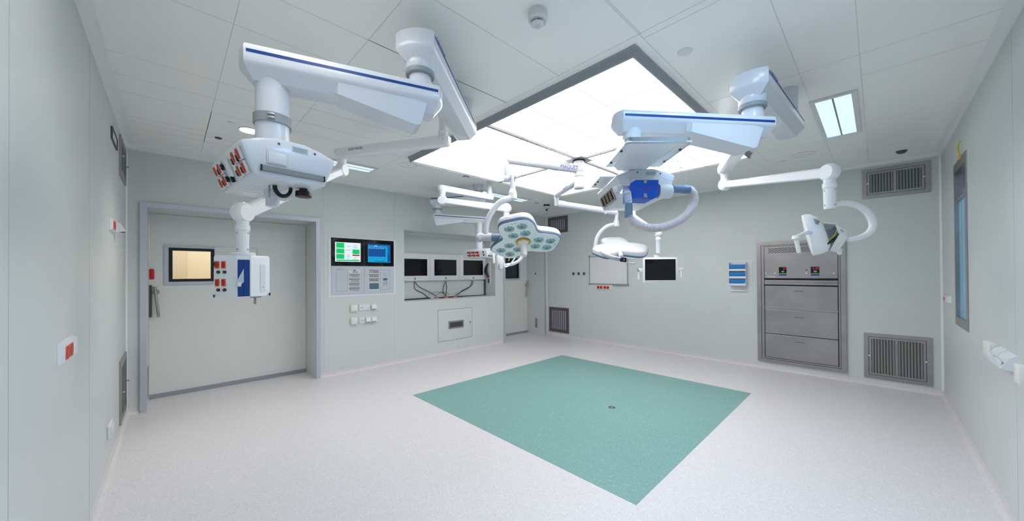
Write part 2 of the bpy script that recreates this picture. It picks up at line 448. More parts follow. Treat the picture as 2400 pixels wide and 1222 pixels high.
# ceiling
m = mb(M_CEIL); m.box(-0.1, W + 0.1, -D - 0.1, 0.1, H, H + 0.1)
m.use(M_CSEAM)
def seam(x0, y0, x1, y1, w=0.004):
    if x0 == x1: m.box(x0 - w / 2, x0 + w / 2, y0, y1, H - 0.0008, H)
    else: m.box(x0, x1, y0 - w / 2, y0 + w / 2, H - 0.0008, H)
for x in (0.88, 1.97, 2.33, 3.19, 3.59): seam(x, -D + 0.05, x, -4.68)
for x in (4.16, 4.80): seam(x, -D + 0.05, x, -4.68)
for x in (1.70, 3.59): seam(x, -5.86, x, -4.68)
for x in (5.41, 5.73, 0.68, 1.03, 1.64, 4.79): seam(x, -D + 0.05, x, -0.05)
for y in (-6.48, -5.86, -4.68, -3.42, -1.50, -1.15): seam(0.68, y, 1.64, y)
for y in (-6.48, -5.86): seam(0.05, y, 5.41, y)
seam(1.64, -4.69, 5.41, -4.69); seam(1.64, -1.53, 5.41, -1.53)
for y in (-6.45, -5.44, -4.63, -3.42, -3.04, -1.84, -0.75): seam(5.73, y, W - 0.05, y)
for y in (-4.63, -3.42, -1.16): seam(4.79, y, 5.73, y)
for y in (-5.9, -4.6, -3.3, -1.2): seam(0.05, y, 0.68, y)
seam(1.03, -1.16, 4.79, -1.16); seam(2.9, -1.16, 2.9, -0.05)
struct(m.build('ceiling', smooth=0), 'pale glossy panelled ceiling', 'ceiling')

# walls
m = mb(M_WALL)
def slab(y0, y1, z0=0.0, z1=H): m.box(-DEEP, 0, y0, y1, z0, z1)
slab(-D - 0.1, d1a); slab(d1a, d1b, d1z, H); slab(d1b, na); slab(na, nb, 0, nz0); slab(na, nb, nz1, H)
slab(nb, d2a); slab(d2a, d2b, d2z, H); slab(d2b, 0.1)
m.box(-DEEP, -0.37, na, nb, nz0, nz1)
m.use(M_SEAM)
for y in (-6.945, -5.10, -3.99, -2.69): m.box(0, 0.0008, y - 0.002, y + 0.002, 0.065 if y > -6.9 else 2.4, H if y in (-6.945,) else (H if y < -3.9 else nz0))
for y in (-5.10,): pass
struct(m.build('wall_back_left', smooth=0), 'pale grey panel wall with the two doors and the monitor niche', 'wall')
m = mb(M_WALL); m.box(-DEEP, W + 0.1, 0, 0.1, 0, H)
m.use(M_SEAM)
for x in (2.50,): m.box(x - 0.0012, x + 0.0012, -0.0006, 0, 0.065, H)
struct(m.build('wall_back_right', smooth=0), 'pale grey-green panel wall with the steel cabinet', 'wall')
m = mb(M_WALL); m.box(-DEEP, W + 0.1, -D - 0.1, -D, 0, H)
m.use(M_SEAM)
for x in (2.474, 3.967): m.box(x - 0.002, x + 0.002, -D, -D + 0.0008, 0.065, H)
struct(m.build('wall_left', smooth=0), 'pale grey panel wall at the left edge', 'wall')
w0, w1, wz0, wz1 = -1.749, -1.065, 1.004, 2.582
m = mb(M_WALL); m.box(W, W + 0.1, -D - 0.1, w0, 0, H); m.box(W, W + 0.1, w1, 0.1, 0, H)
m.box(W, W + 0.1, w0, w1, 0, wz0); m.box(W, W + 0.1, w0, w1, wz1, H)
m.use(M_SEAM)
for y in (-3.24, -4.6): m.box(W - 0.0008, W, y - 0.002, y + 0.002, 0.065, H)
struct(m.build('wall_right', smooth=0), 'pale grey panel wall at the right edge', 'wall')

# coved skirting (floor vinyl turned up the wall) and coving under the ceiling
def skirt(M, a0, a1): 
    m = mb(M_FLOOR, M)
    pr = [(0.0, 0.0), (0.032, 0.0)] + [(0.032 - 0.028 * math.sin(t), 0.03 - 0.03 * math.cos(t)) for t in [PI / 2 * i / 5 for i in range(1, 6)]] + [(0.004, 0.064), (0, 0.064)]
    m.loft([[(a, z, c) for c, z in pr] for a in (a0, a1)]); return m
k = 0
for nm, M, spans in (('back_left', WALL_A, ((-D, d1a - 0.058), (d1b + 0.052, d2a - 0.05), )), ('back_right', WALL_B, ((0.0, W),)),
                     ('left', WALL_S, ((0, W),)), ('right', WALL_R, ((-D, 0),))):
    for s in spans:
        struct(skirt(M, *s).build('baseboard_' + nm), None, None)
def cove(M, a0, a1, nm):
    m = mb(M_COVE, M); R_ = 0.055
    pr = [(0.0, H)] + [(0.0, H - R_)] + [(R_ - R_ * math.cos(t), H - R_ + R_ * math.sin(t)) for t in [PI / 2 * i / 6 for i in range(1, 7)]]
    m.loft([[(a, z, c) for c, z in pr] for a in (a0, a1)]); struct(m.build(nm))
cove(WALL_A, -D, 0, 'trim_1'); cove(WALL_B, 0, W, 'trim_2'); cove(WALL_S, 0, W, 'trim_3'); cove(WALL_R, -D, 0, 'trim_4')
m = mb(M_COVE); m.tube((W, 0, 0.064), (W, 0, H - 0.05), 0.02, seg=16); m.tube((0, -D, 0.064), (0, -D, H - 0.05), 0.014, seg=16); m.tube((0.0, 0, 0.064), (0.0, 0, H - 0.05), 0.02, seg=16)
struct(m.build('trim_5'))

# corridor seen through the glass of the big door
m = mb(M_ROOMGLOW)
m.box(-2.2, -2.1, -8.0, -3.9, 0, 2.6); m.box(-2.1, -DEEP, -8.0, -7.9, 0, 2.6); m.box(-2.1, -DEEP, -4.0, -3.9, 0, 2.6); m.box(-2.2, -DEEP, -8, -3.9, 2.6, 2.7)
m.box(-2.2, -DEEP, -8, -3.9, -0.1, 0)
struct(m.build('wall_corridor', smooth=0), 'warm-lit corridor wall seen through the door glass', 'wall')
struct(mb(M_ROOMDOOR).box(-2.1, -2.05, -7.05, -6.55, 0, 1.98, 0.01).build('door_3', smooth=0), 'cream door in the corridor beyond the glass', 'door')
# big sliding-type door leaf in its deep opening, frame proud of the wall
def door(n, a0, a1, ztop, px, frame_w, label, win, drop=0.02):
    dd = struct(thing('door_%d' % n, label, 'door', (px, (a0 + a1) / 2, 0)))
    wa0, wa1, wz0_, wz1_ = win
    m = mb(M_LEAF, basis((0, 1, 0), (0, 0, 1), (1, 0, 0), (px, 0, 0)))
    b0, b1 = a0 + 0.003, a1 - 0.003
    m.box(b0, wa0, 0.02, ztop - 0.003, -0.045, 0); m.box(wa1, b1, 0.02, ztop - 0.003, -0.045, 0)
    m.box(wa0, wa1, 0.02, wz0_, -0.045, 0); m.box(wa0, wa1, wz1_, ztop - 0.003, -0.045, 0)
    m.build('leaf', None, dd, 0)
    m = mb(M_GREY, basis((0, 1, 0), (0, 0, 1), (1, 0, 0), (px, 0, 0)))
    m.box(b0, b1, 0.0, 0.055, 0, 0.012); m.build('bottom_seal', None, dd, 0)
    f = mb(M_FRAME, WALL_A)
    fw = frame_w
    f.prism([(a0 - fw, 0), (a0, 0), (a0, ztop), (a1, ztop), (a1, 0), (a1 + fw, 0), (a1 + fw, ztop + fw), (a0 - fw, ztop + fw)], 0.0, 0.028)
    f.build('door_frame', None, dd, 0)
    return dd
pxd = -0.53
wy0, wy1, wz_0, wz_1 = -6.735, -6.335, 1.478, 1.872
dd = door(1, d1a, d1b, d1z, pxd, 0.054, 'wide pale grey hermetic door with a small lit window and bar handle', (wy0, wy1, wz_0, wz_1))
PA = basis((0, 1, 0), (0, 0, 1), (1, 0, 0), (pxd, 0, 0))
m = mb(M_FRAME, PA); m.ring((-6.31, -5.83, 1.415, 1.93), (-6.302, -5.838, 1.423, 1.922), 0.0, 0.003)
m.ring((-6.80, -6.31, 1.415, 1.93), (wy0 - 0.02, wy1 + 0.02, wz_0 - 0.02, wz_1 + 0.02), 0.004, 0.012)
m.use(M_DGREY)
for a in (-6.785, -6.33):
    for z in (1.44, 1.67, 1.91): m.box(a - 0.003, a + 0.003, z - 0.003, z + 0.003, 0.012, 0.014)
m.build('window_surround', None, dd, 0)
m = mb(M_BLACK, PA); m.ring((wy0 - 0.022, wy1 + 0.022, wz_0 - 0.022, wz_1 + 0.022), (wy0 + 0.014, wy1 - 0.014, wz_0 + 0.014, wz_1 - 0.014), -0.045, 0.015)
m.build('glazing_gasket', None, dd, 0)
M_THIN = mat('clear_pane', (1, 1, 1), 0.0, trans=1.0, ior=1.12)
mb(M_THIN, PA).box(wy0, wy1, wz_0, wz_1, -0.012, -0.008).build('pane', None, dd, 0)
m = mb(mat('exit_sign_green', sr(120, 160, 110), 0.5)); m.box(-2.1, -2.085, -5.98, -5.72, 1.55, 1.68, 0.004)
m.use(M_WHITE2).box(-2.085, -2.083, -5.94, -5.76, 1.59, 1.64)
tag(recentre(m.build('corridor_sign', smooth=0)), 'small green sign on the corridor wall seen through the door glass', 'sign')
m = mb(M_DGREY, PA)      # lock case on the edge
m.box(-6.93, -6.905, 1.02, 1.42, 0.0, 0.03, 0.006); m.build('lock_case', None, dd)
m = mb(M_STEEL, PA)
m.tube((-6.88, 1.39, 0.055), (-6.845, 1.02, 0.075), 0.014); m.tube((-6.882, 1.40, 0.055), (-6.88, 1.385, 0.055), 0.019)
m.tube((-6.872, 1.33, 0.0), (-6.872, 1.33, 0.06), 0.022); m.tube((-6.872, 1.33, 0.0), (-6.872, 1.33, 0.008), 0.035)
m.build('bar_handle', None, dd)
m = mb(M_DRED, PA); m.box(-6.93, -6.885, 1.49, 1.62, 0.0, 0.02, 0.01)
m.mats = []; m.use(mat('red_release', sr(200, 20, 46), 0.4)); m.build('emergency_release', None, dd)
m = mb(M_STEEL, basis((1, 0, 0), (0, 0, 1), (0, 1, 0), (0, d1a, 0))); m.box(-0.30, -0.13, 0.12, 0.47, 0, 0.006, 0.002)
o = recentre(m.build('access_plate', smooth=0)); tag(o, 'steel plate low on the reveal beside the big door', 'wall plate')

# second door in the far corner
pxd2 = -0.58
dd = door(2, d2a, d2b, d2z, pxd2, 0.046, 'pale grey door in the far corner with a dark window and lever handle', (-0.86, -0.42, 1.42, 1.90))
PA = basis((0, 1, 0), (0, 0, 1), (1, 0, 0), (pxd2, 0, 0))
m = mb(M_FRAME, PA); m.ring((-1.36, -0.36, 1.36, 1.96), (-0.87, -0.41, 1.41, 1.91), 0, 0.006); m.box(-1.34, -0.87, 1.38, 1.94, 0.0, 0.008, 0.003)
m.use(M_BLACK).box(-0.985, -0.965, 1.60, 1.70, 0.008, 0.018); m.build('window_surround', None, dd, 0)
m = mb(M_BLACK, PA); m.ring((-0.87, -0.41, 1.41, 1.91), (-0.845, -0.435, 1.435, 1.885), -0.045, 0.010); m.build('glazing_gasket', None, dd, 0)
mb(M_TINTDARK, PA).box(-0.86, -0.42, 1.42, 1.90, -0.02, -0.015).build('pane', None, dd, 0)
m = mb(M_STEEL, PA)
m.tube((-0.13, 1.33, 0.055), (-0.22, 0.93, 0.075), 0.014); m.tube((-0.128, 1.345, 0.055), (-0.131, 1.32, 0.055), 0.02)
m.tube((-0.14, 1.23, 0.0), (-0.14, 1.23, 0.06), 0.03); m.build('lever_handle', None, dd)
# things on the right reveal of that opening (plane y = d2b)
RV = basis((1, 0, 0), (0, 0, 1), (0, -1, 0), (0, d2b, 0))
def rv(u, v): p = hit(u, v, 1, d2b); return p.x, p.z
x, z = rv(1256, 642)
t = thing('push_button', 'small square door button with a dark red centre on the corner door reveal', 'button', (x, d2b, z))
mb(M_WHITE2, RV).box(x - 0.045, x + 0.045, z - 0.045, z + 0.045, 0, 0.01, 0.003).build('plate', None, t)
mb(M_DRED, RV @ Matrix.Translation((x, z, 0.01))).lathe([(0.022, 0), (0.02, 0.006), (0, 0.006)], 20).build('button', None, t)
x, z = rv(1257, 757)
m = mb(M_STEEL, RV); m.box(x - 0.04, x + 0.04, z - 0.12, z + 0.12, 0, 0.008, 0.004); m.use(M_BLACK).box(x - 0.012, x + 0.012, z - 0.055, z - 0.035, 0.008, 0.011)
tag(recentre(m.build('kick_switch_plate', smooth=0)), 'tall steel switch plate low on the corner door reveal', 'wall plate')

# ================================================== monitor niche (wall A)
c = -0.37
NA = basis((0, 1, 0), (0, 0, 1), (1, 0, 0), (c, 0, 0))
struct(mb(M_COVE, NA).ring((na + 0.001, nb - 0.001, nz0 + 0.001, nz1 - 0.001), (na + 0.004, nb - 0.004, nz0 + 0.004, nz1 - 0.03), 0.0, 0.01).build('trim_6', smooth=0))
edges = (na + 0.003, -3.108, -2.405, nb - 0.004)
for i in range(3):
    a, b = edges[i], edges[i + 1] - 0.004
    lab = ('left monitor cabinet of the wall niche, its black screen partly cut off by the reveal', 'middle monitor cabinet of the wall niche with a black screen', 'right monitor cabinet of the wall niche, behind the far service head')[i]
    t = thing('monitor_cabinet', lab, 'monitor cabinet', (c, (a + b) / 2, 1.405), 'monitor cabinets in the wall niche')
    mid = (a + b) / 2 + (0.02 if i == 0 else 0)
    sc = (mid - 0.262, mid + 0.262, 1.50, 1.822)
    m = mb(M_WHITE2, NA); m.box(a, b, 1.405, 1.925, 0.0, 0.06, 0.004); m.build('cabinet_door', None, t)
    m = mb(M_BLACK, NA); m.box(sc[0], sc[1], sc[2], sc[3], 0.055, 0.0615); m.build('bezel', None, t, 0)
    mb(M_GLASSBLACK, NA).box(sc[0] + 0.008, sc[1] - 0.008, sc[2] + 0.008, sc[3] - 0.008, 0.0615, 0.0625).build('screen', None, t, 0)
    m = mb(M_STEEL2, NA); m.box(mid - 0.018, mid + 0.018, 1.425, 1.468, 0.06, 0.065, 0.003); m.use(M_DGREY).box(mid - 0.006, mid + 0.006, 1.433, 1.458, 0.065, 0.067)
    m.build('lock', None, t)
# cable runs below the cabinets
def naw(u, v, cc=0.03): p = hit(u, v, 0, c + cc); return p
CAB = [[(971, 661), (973, 678), (992, 688), (1003, 700)], [(972, 661), (983, 673), (1005, 684), (1022, 694)], [(1044, 660), (1038, 680), (1044, 694)],
       [(1045, 660), (1047, 676), (1045, 694)], [(1107, 658), (1101, 673), (1082, 684), (1068, 692)], [(1109, 659), (1105, 670), (1084, 681), (1074, 691)],
       [(1000, 699), (1010, 688), (1028, 685), (1040, 688)], [(1022, 694), (1034, 685), (1048, 687), (1052, 692)]]
def smooth_path(pts, n=6):
    pts = [Vector(p) for p in pts]; out = []
    P = [pts[0]] + pts + [pts[-1]]
    for i in range(1, len(P) - 2):
        for k in range(n):
            t = k / n; a, b, cc, d = P[i - 1], P[i], P[i + 1], P[i + 2]
            out.append(0.5 * ((2 * b) + (cc - a) * t + (2 * a - 5 * b + 4 * cc - d) * t * t + (3 * b - a - 3 * cc + d) * t ** 3))
    out.append(pts[-1]); return out
names = ['hanging from the left niche monitor, its slack lying to the left', 'hanging from the left niche monitor to the first red plug', 'hanging from the middle niche monitor, bowed left', 'hanging straight from the middle niche monitor',
         'hanging from the right niche monitor to the third red plug', 'second cable from the right niche monitor, just above its twin', 'looped thinly over the niche shelf at the left', 'looped thinly over the niche shelf near the middle plug']
for i, pth in enumerate(CAB):
    pp = [naw(u, v, 0.02 + 0.004 * i) for u, v in pth]
    pp[-1].z = max(pp[-1].z, nz0 + 0.02)
    m = mb(M_BLACK); m.sweep(smooth_path(pp), 0.006 if i < 6 else 0.003, 8)
    tag(recentre(m.build('power_cable')), 'thin black cable ' + names[i], 'cable', 'cables under the niche monitors')
for i, u in enumerate((1023, 1045, 1066)):
    p = naw(u, 694, 0.06)
    m = mb(M_DRED, Matrix.Translation((p.x, p.y, nz0))); m.box(-0.02, 0.02, -0.042, 0.042, 0.008, 0.024, 0.004); m.use(M_WHITE2).box(-0.022, 0.022, -0.045, 0.045, 0.0, 0.009, 0.003)
    m.mats[0] = MATS['red_release']
    tag(recentre(m.build('power_socket')), ('first', 'middle', 'third')[i] + ' red power socket from the left on the niche shelf', 'socket', 'red sockets on the niche shelf')
m = mb(M_BLACK); m.box(c, c + 0.03, na + 0.01, na + 0.72, nz0, nz0 + 0.02, 0.003); m.box(c + 0.03, c + 0.07, -2.95, -2.35, nz0, nz0 + 0.02, 0.004); m.box(c, c + 0.02, -2.33, nb - 0.01, nz0, nz0 + 0.014, 0.002)
tag(recentre(m.build('cable_channel')), 'black cable channel along the back of the niche shelf', 'cable channel')
m = mb(M_DGREY, NA); m.box(nb - 0.022, nb - 0.004, nz0, 1.40, 0.0, 0.05); struct(m.build('trim_7', smooth=0))
# socket plate and hanging black lead on the niche's right reveal
NR = basis((1, 0, 0), (0, 0, 1), (0, -1, 0), (0, nb, 0))
m = mb(M_WHITE2, NR); m.box(-0.27, -0.15, 1.30, 1.80, 0, 0.012, 0.004); m.use(M_DGREY).box(-0.24, -0.18, 1.33, 1.42, 0.012, 0.016)
tag(recentre(m.build('socket_strip')), 'upright white socket strip on the right reveal of the niche', 'socket strip')
m = mb(M_BLACK, NR)
m.sweep(smooth_path([(-0.2, 1.76, 0.03), (-0.23, 1.68, 0.055), (-0.25, 1.58, 0.055), (-0.21, 1.50, 0.045), (-0.20, 1.46, 0.035)]), [0.010 + 0.02 * math.sin(PI * i / 24) for i in range(25)], 10)
m.use(MATS['red_release']).box(-0.235, -0.175, 1.44, 1.475, 0.0135, 0.04, 0.006)
tag(recentre(m.build('hanging_lead')), 'bundled black lead with a red plug hanging on the niche reveal', 'cable')
# inspection hatch
h = thing('inspection_hatch', 'square wall hatch with a dark grille and lock under the monitor niche', 'hatch', (0, -2.737, 0.25))
m = mb(M_WALL, WALL_A); m.box(-3.133, -2.341, 0.248, 0.842, 0, 0.004, 0.0015); m.build('door_panel', None, h)
m = mb(M_DGREY, WALL_A); m.ring((-3.138, -2.336, 0.243, 0.847), (-3.132, -2.342, 0.249, 0.841), 0, 0.002); m.build('gap_line', None, h, 0)
m = mb(M_STEEL, WALL_A); m.ring((-2.906, -2.553, 0.466, 0.615), (-2.878, -2.581, 0.493, 0.588), 0.004, 0.012); m.build('grille_frame', None, h, 0)
m = mb(M_SLATD, WALL_A); m.box(-2.878, -2.581, 0.493, 0.588, 0.004, 0.006)
for k in range(7): m.use(M_DGREY).box(-2.878, -2.581, 0.497 + k * 0.013, 0.503 + k * 0.013, 0.006, 0.009)
m.build('grille', None, h, 0)
m = mb(M_STEEL2, WALL_A); m.box(-2.40, -2.372, 0.52, 0.575, 0.004, 0.01, 0.003); m.use(M_DGREY).box(-2.391, -2.381, 0.535, 0.56, 0.01, 0.012); m.build('lock', None, h)

# ======================================================== control console
cx0, cx1, cz0, cz1 = -5.0, -4.008, 1.222, 2.100
t = thing('control_console', 'wall console with two lit screens over grey key panels, beside the big door', 'control panel', (0, -4.504, cz0))
m = mb(M_WHITE2, WALL_A); m.box(cx0 - 0.035, cx1 + 0.035, cz0 - 0.035, cz1 + 0.02, 0, 0.004, 0.001); m.build('mounting_frame', None, t, 0)
def cq(u, v):               # position on the console read off the 1294x1222 detail crop
    return on_a(760 + u / 7.189, 540 + v / 7.189)
for half in (0, 1):
    a0, a1 = (cx0, -4.507) if half == 0 else (-4.503, cx1)
    pn = mb(M_GLASSBLACK, WALL_A).box(a0, a1, 1.668, cz1, 0.004, 0.012, 0.002).build('display_panel', None, t, 0)
    kp = mb(M_PANELG, WALL_A).box(a0, a1, cz0, 1.666, 0.004, 0.010, 0.002).build('key_panel', None, t, 0)
    def rect(u0, v0, u1, v1, mt, c0, c1, mm, bev=0.0):
        y0, z1 = cq(u0, v0); y1, z0 = cq(u1, v1); mm.use(mt).box(y0, y1, min(z0, z1), max(z0, z1), c0, c1, bev)
    if half == 0:
        m = mb(G_WHITE, WALL_A); y0, z1 = cq(177, 197); y1, z0 = cq(608, 535)
        m.box(y0, y1, z0, z1, 0.0118, 0.0125)
        fx = lambda s: y0 + (y1 - y0) * s
        fz = lambda s: z1 + (z0 - z1) * s
        def cell(s0, t0, s1, t1, mt, lift=0.0128): m.use(mt).box(fx(s0), fx(s1), fz(t1), fz(t0), 0.0125, lift)
        for t0, t1 in ((0.03, 0.29), (0.33, 0.58), (0.61, 0.86)): cell(0.04, t0, 0.35, t1, G_GREEN)
        cell(0.67, 0.35, 0.96, 0.59, G_GREEN); cell(0.67, 0.62, 0.96, 0.69, G_RED); cell(0.04, 0.90, 0.96, 0.965, G_GREEN)
        for (s, tt, w_) in ((0.1, 0.08, 0.2), (0.08, 0.2, 0.22), (0.13, 0.41, 0.12), (0.09, 0.66, 0.2), (0.12, 0.77, 0.16), (0.46, 0.19, 0.14), (0.74, 0.14, 0.12), (0.70, 0.25, 0.2), (0.75, 0.43, 0.12),
                            (0.75, 0.52, 0.12), (0.74, 0.64, 0.14), (0.44, 0.64, 0.14), (0.44, 0.72, 0.15), (0.47, 0.81, 0.1), (0.75, 0.77, 0.1), (0.71, 0.86, 0.18), (0.4, 0.38, 0.22), (0.08, 0.92, 0.3)):
            for q in range(int(w_ / 0.03)):
                cell(s + q * 0.03, tt, s + q * 0.03 + 0.02, tt + 0.022, G_INK, 0.0130)
        m.build('screen', None, pn, 0, 'status screen with green and white fields')
        rect(195, 665, 390, 1025, M_GREY, 0.0098, 0.0103, (k2 := mb(M_GREY, WALL_A))); rect(200, 671, 385, 1019, M_PANELG, 0.0103, 0.0106, k2); k2.build('speaker_field', None, kp, 0)
        m = mb(M_DGREY, WALL_A)
        rect(410, 662, 600, 718, M_WHITE2, 0.010, 0.0105, m); rect(480, 668, 530, 688, M_LCD, 0.0105, 0.0115, m)
        rect(440, 670, 452, 682, M_RED, 0.0105, 0.012, m); rect(440, 696, 455, 710, M_WHITE2, 0.0105, 0.012, m)
        for q in range(4): rect(472 + q * 25, 695, 490 + q * 25, 715, M_GREY, 0.0105, 0.013, m)
        m.build('status_display', None, kp, 0)
        for r_ in range(4):
            m = mb(M_GREY, WALL_A); v0 = 740 + r_ * 75
            rect(413, v0, 597, v0 + 55, M_WHITE2, 0.010, 0.0104, m); rect(416, v0 + 2, 594, v0 + 18, M_DGREY, 0.0104, 0.0112, m); rect(420, v0 + 5, 590, v0 + 15, M_GREY, 0.0112, 0.0115, m)
            for q in range(5):
                u0 = 424 + q * 34
                rect(u0, v0 + 24, u0 + 27, v0 + 52, M_DGREY, 0.0104, 0.013, m); rect(u0 + 6, v0 + 29, u0 + 22, v0 + 46, G_WHITE if (q == 0 and r_ < 2) else M_WHITE2, 0.013, 0.0135, m)
            m.build('key_row', None, kp, 0)
        text('NSS MEDICAL', 0.014, WALL_A @ Matrix.Translation((*cq(200, 655), 0.0102)), M_DGREY, kp)
    else:
        m = mb(G_CYAN, WALL_A); y0, z1 = cq(729, 226); y1, z0 = cq(1112, 545)
        m.box(y0, y1, z0, z1, 0.0118, 0.0125)
        def cell(s0, t0, s1, t1, mt, lift=0.0128): m.use(mt).box(fx(s0), fx(s1), fz(t1), fz(t0), 0.0125, lift)
        fx = lambda s: y0 + (y1 - y0) * s
        fz = lambda s: z1 + (z0 - z1) * s
        cell(0.0, 0.0, 1.0, 0.08, G_NAVY); cell(0.02, 0.23, 0.77, 0.69, G_NAVY); cell(0.86, 0.05, 1.0, 0.97, G_NAVY); cell(0.0, 0.08, 0.86, 0.15, G_SKY)
        for q in range(7): cell(0.05 + q * 0.1, 0.245, 0.1 + q * 0.1, 0.26, G_WHITE, 0.0130)
        for q in range(8): cell(0.88, 0.1 + q * 0.06, 0.96, 0.115 + q * 0.06, G_SKY, 0.0130)
        cell(0.0, 0.15, 0.8, 0.21, G_SKY); cell(0.3, 0.93, 0.75, 0.96, G_NAVY, 0.0130); cell(0.28, 0.09, 0.4, 0.12, G_WHITE, 0.0130)
        m.build('screen', None, pn, 0, 'blue chart screen')
        for r_ in range(3):
            m = mb(M_GREY, WALL_A); v0 = 667 + r_ * 71
            rect(748, v0, 916, v0 + 52, M_WHITE2, 0.010, 0.0104, m); rect(750, v0 + 2, 913, v0 + 17, M_DGREY, 0.0104, 0.0112, m); rect(754, v0 + 5, 909, v0 + 14, M_GREY, 0.0112, 0.0115, m)
            for q in range(5):
                u0 = 758 + q * 32
                rect(u0, v0 + 23, u0 + 24, v0 + 50, M_DGREY, 0.0104, 0.013, m); rect(u0 + 5, v0 + 28, u0 + 19, v0 + 44, M_WHITE2 if (r_ == 0 and q < 2) else M_GREY, 0.013, 0.0135, m)
            m.build('key_row', None, kp, 0)
        m = mb(M_WHITE2, WALL_A); rect(748, 880, 922, 1005, M_WHITE2, 0.010, 0.0105, m); rect(755, 893, 916, 990, mat('card_field', sr(84, 116, 134), 0.3), 0.0105, 0.012, m); m.build('card_reader', None, kp, 0)
        m = mb(M_GREY, WALL_A); rect(940, 664, 1103, 998, M_GREY, 0.010, 0.0104, m); rect(944, 669, 1099, 993, M_PANELG, 0.0104, 0.0108, m)
        rect(987, 808, 1057, 846, M_BLUEBTN, 0.0108, 0.012, m)
        for r_ in range(4):
            for q in range(3): rect(988 + q * 26, 866 + r_ * 18, 1003 + q * 26, 878 + r_ * 18, M_RED if (r_ == 0 and q == 2) else M_GREY, 0.0108, 0.013, m)
        y, z = cq(1022, 752)
        for rr in range(3):
            for q in range(6 + 6 * rr):
                an = 2 * PI * q / (6 + 6 * rr); m.use(M_GREY).box(y + 0.009 * (rr + 1) * math.cos(an) - 0.002, y + 0.009 * (rr + 1) * math.cos(an) + 0.002, z + 0.009 * (rr + 1) * math.sin(an) - 0.002, z + 0.009 * (rr + 1) * math.sin(an) + 0.002, 0.0108, 0.0115)
        m.build('intercom', None, kp, 0)

# ====================================================== small wall fixtures
def wall_thing(M, a, b, name, label, cat, group=None):
    return thing(name, label, cat, M @ Vector((a, b, 0)), group)
def socket_plate(M, a0, a1, b0, b1, label, holes=(), lid=None, cream=False, group='white sockets under the console', bulk=False):
    t = wall_thing(M, (a0 + a1) / 2, b0, 'wall_socket', label, 'wall socket', group)
    mt = M_CREAM if cream else M_WHITE2
    m = mb(mt, M); m.box(a0, a1, b0, b1, 0, 0.035 if bulk else 0.012, 0.004)
    if bulk: m.box(a0 + 0.008, a1 - 0.008, b0 + 0.01, b1 - 0.02, 0.035, 0.040, 0.002)
    m.build('plate', None, t)
    for (x, z) in holes:
        m = mb(M_DGREY, M)
        for q in (-0.014, 0.0, 0.014): m.at(M @ Matrix.Translation((x + q, z - (0.008 if q == 0 else 0), 0.012 if not bulk else 0.04))).lathe([(0.0045, 0), (0.0045, 0.002), (0, 0.002)], 8)
        m.build('contact_holes', None, t)
    if lid is not None:
        l0, l1 = lid; m = mb(mt, M)
        m.loft([[(l0, b1 - 0.012, 0.012), (l1, b1 - 0.012, 0.012), (l1, b0 + 0.012, 0.012), (l0, b0 + 0.012, 0.012)],
                [(l0, b1 - 0.014, 0.03), (l1, b1 - 0.014, 0.03), (l1, b0 + 0.016, 0.062), (l0, b0 + 0.016, 0.062)]])
        m.use(M_BLACK).box(l0 + 0.012, l1 - 0.012, b0 + 0.009, b0 + 0.0165, 0.022, 0.052)
        m.build('hinged_lid', None, t, 20)
    return t
socket_plate(WALL_A, -4.722, -4.622, 0.950, 1.053, 'cream box switch at the left of the upper socket row', cream=True, bulk=True)
socket_plate(WALL_A, -4.590, -4.408, 0.953, 1.053, 'double white socket plate in the middle of the upper socket row', holes=((-4.545, 1.004),))
socket_plate(WALL_A, -4.402, -4.312, 0.955, 1.050, 'white socket with sloping lid at the right of the upper socket row', lid=(-4.396, -4.318))
socket_plate(WALL_A, -4.722, -4.624, 0.746, 0.850, 'cream box switch at the left of the lower socket row', cream=True, bulk=True)
socket_plate(WALL_A, -4.590, -4.500, 0.747, 0.851, 'flat white socket second in the lower socket row', holes=((-4.545, 0.80),))
socket_plate(WALL_A, -4.494, -4.408, 0.755, 0.850, 'white socket with sloping lid third in the lower socket row', lid=(-4.488, -4.414))
socket_plate(WALL_A, -4.404, -4.314, 0.757, 0.849, 'white socket with sloping lid at the right end of the lower socket row', lid=(-4.398, -4.32))
# wall B small plates
for i, u in enumerate((1344, 1356.5, 1369)):
    x, z = on_b(u, 642)
    t = wall_thing(WALL_B, x, z - 0.035, 'earth_socket', ('left', 'middle', 'right')[i] + ' of three small steel earthing sockets left of the whiteboard', 'socket', 'steel earthing sockets')
    mb(M_STEEL2, WALL_B).box(x - 0.035, x + 0.035, z - 0.035, z + 0.035, 0, 0.006, 0.002).build('plate', None, t)
    m = mb(M_BLACK, WALL_B @ Matrix.Translation((x, z, 0.006))); m.lathe([(0.024, 0), (0.024, 0.004), (0, 0.004)], 18)
    m.use(M_CHROME).lathe([(0.009, 0.004), (0.009, 0.012), (0, 0.012)], 12); m.build('contact', None, t)
t = wall_thing(WALL_B, 1.745, 1.286, 'whiteboard', 'blank magnetic whiteboard with aluminium frame on the far wall', 'whiteboard')
mb(M_BOARD, WALL_B).box(1.285, 2.200, 1.296, 1.892, 0.003, 0.014).build('board', None, t, 0)
mb(M_STEEL2, WALL_B).ring((1.277, 2.21, 1.286, 1.90), (1.292, 2.194, 1.301, 1.886), 0.0, 0.02).build('frame', None, t, 0)
m = mb(M_GREY, WALL_B)
for x in (1.277, 2.21):
    for z in (1.286, 1.90): m.box(x - 0.02, x + 0.02, z - 0.02, z + 0.02, 0.001, 0.022, 0.006)
m.build('corner_cap', None, t)
mb(M_STEEL2, WALL_B).box(1.86, 2.2, 1.278, 1.29, 0.0, 0.055, 0.003).build('pen_tray', None, t)
t = wall_thing(WALL_B, 1.655, 1.167, 'socket_strip', 'white strip with four red sockets under the whiteboard', 'socket strip')
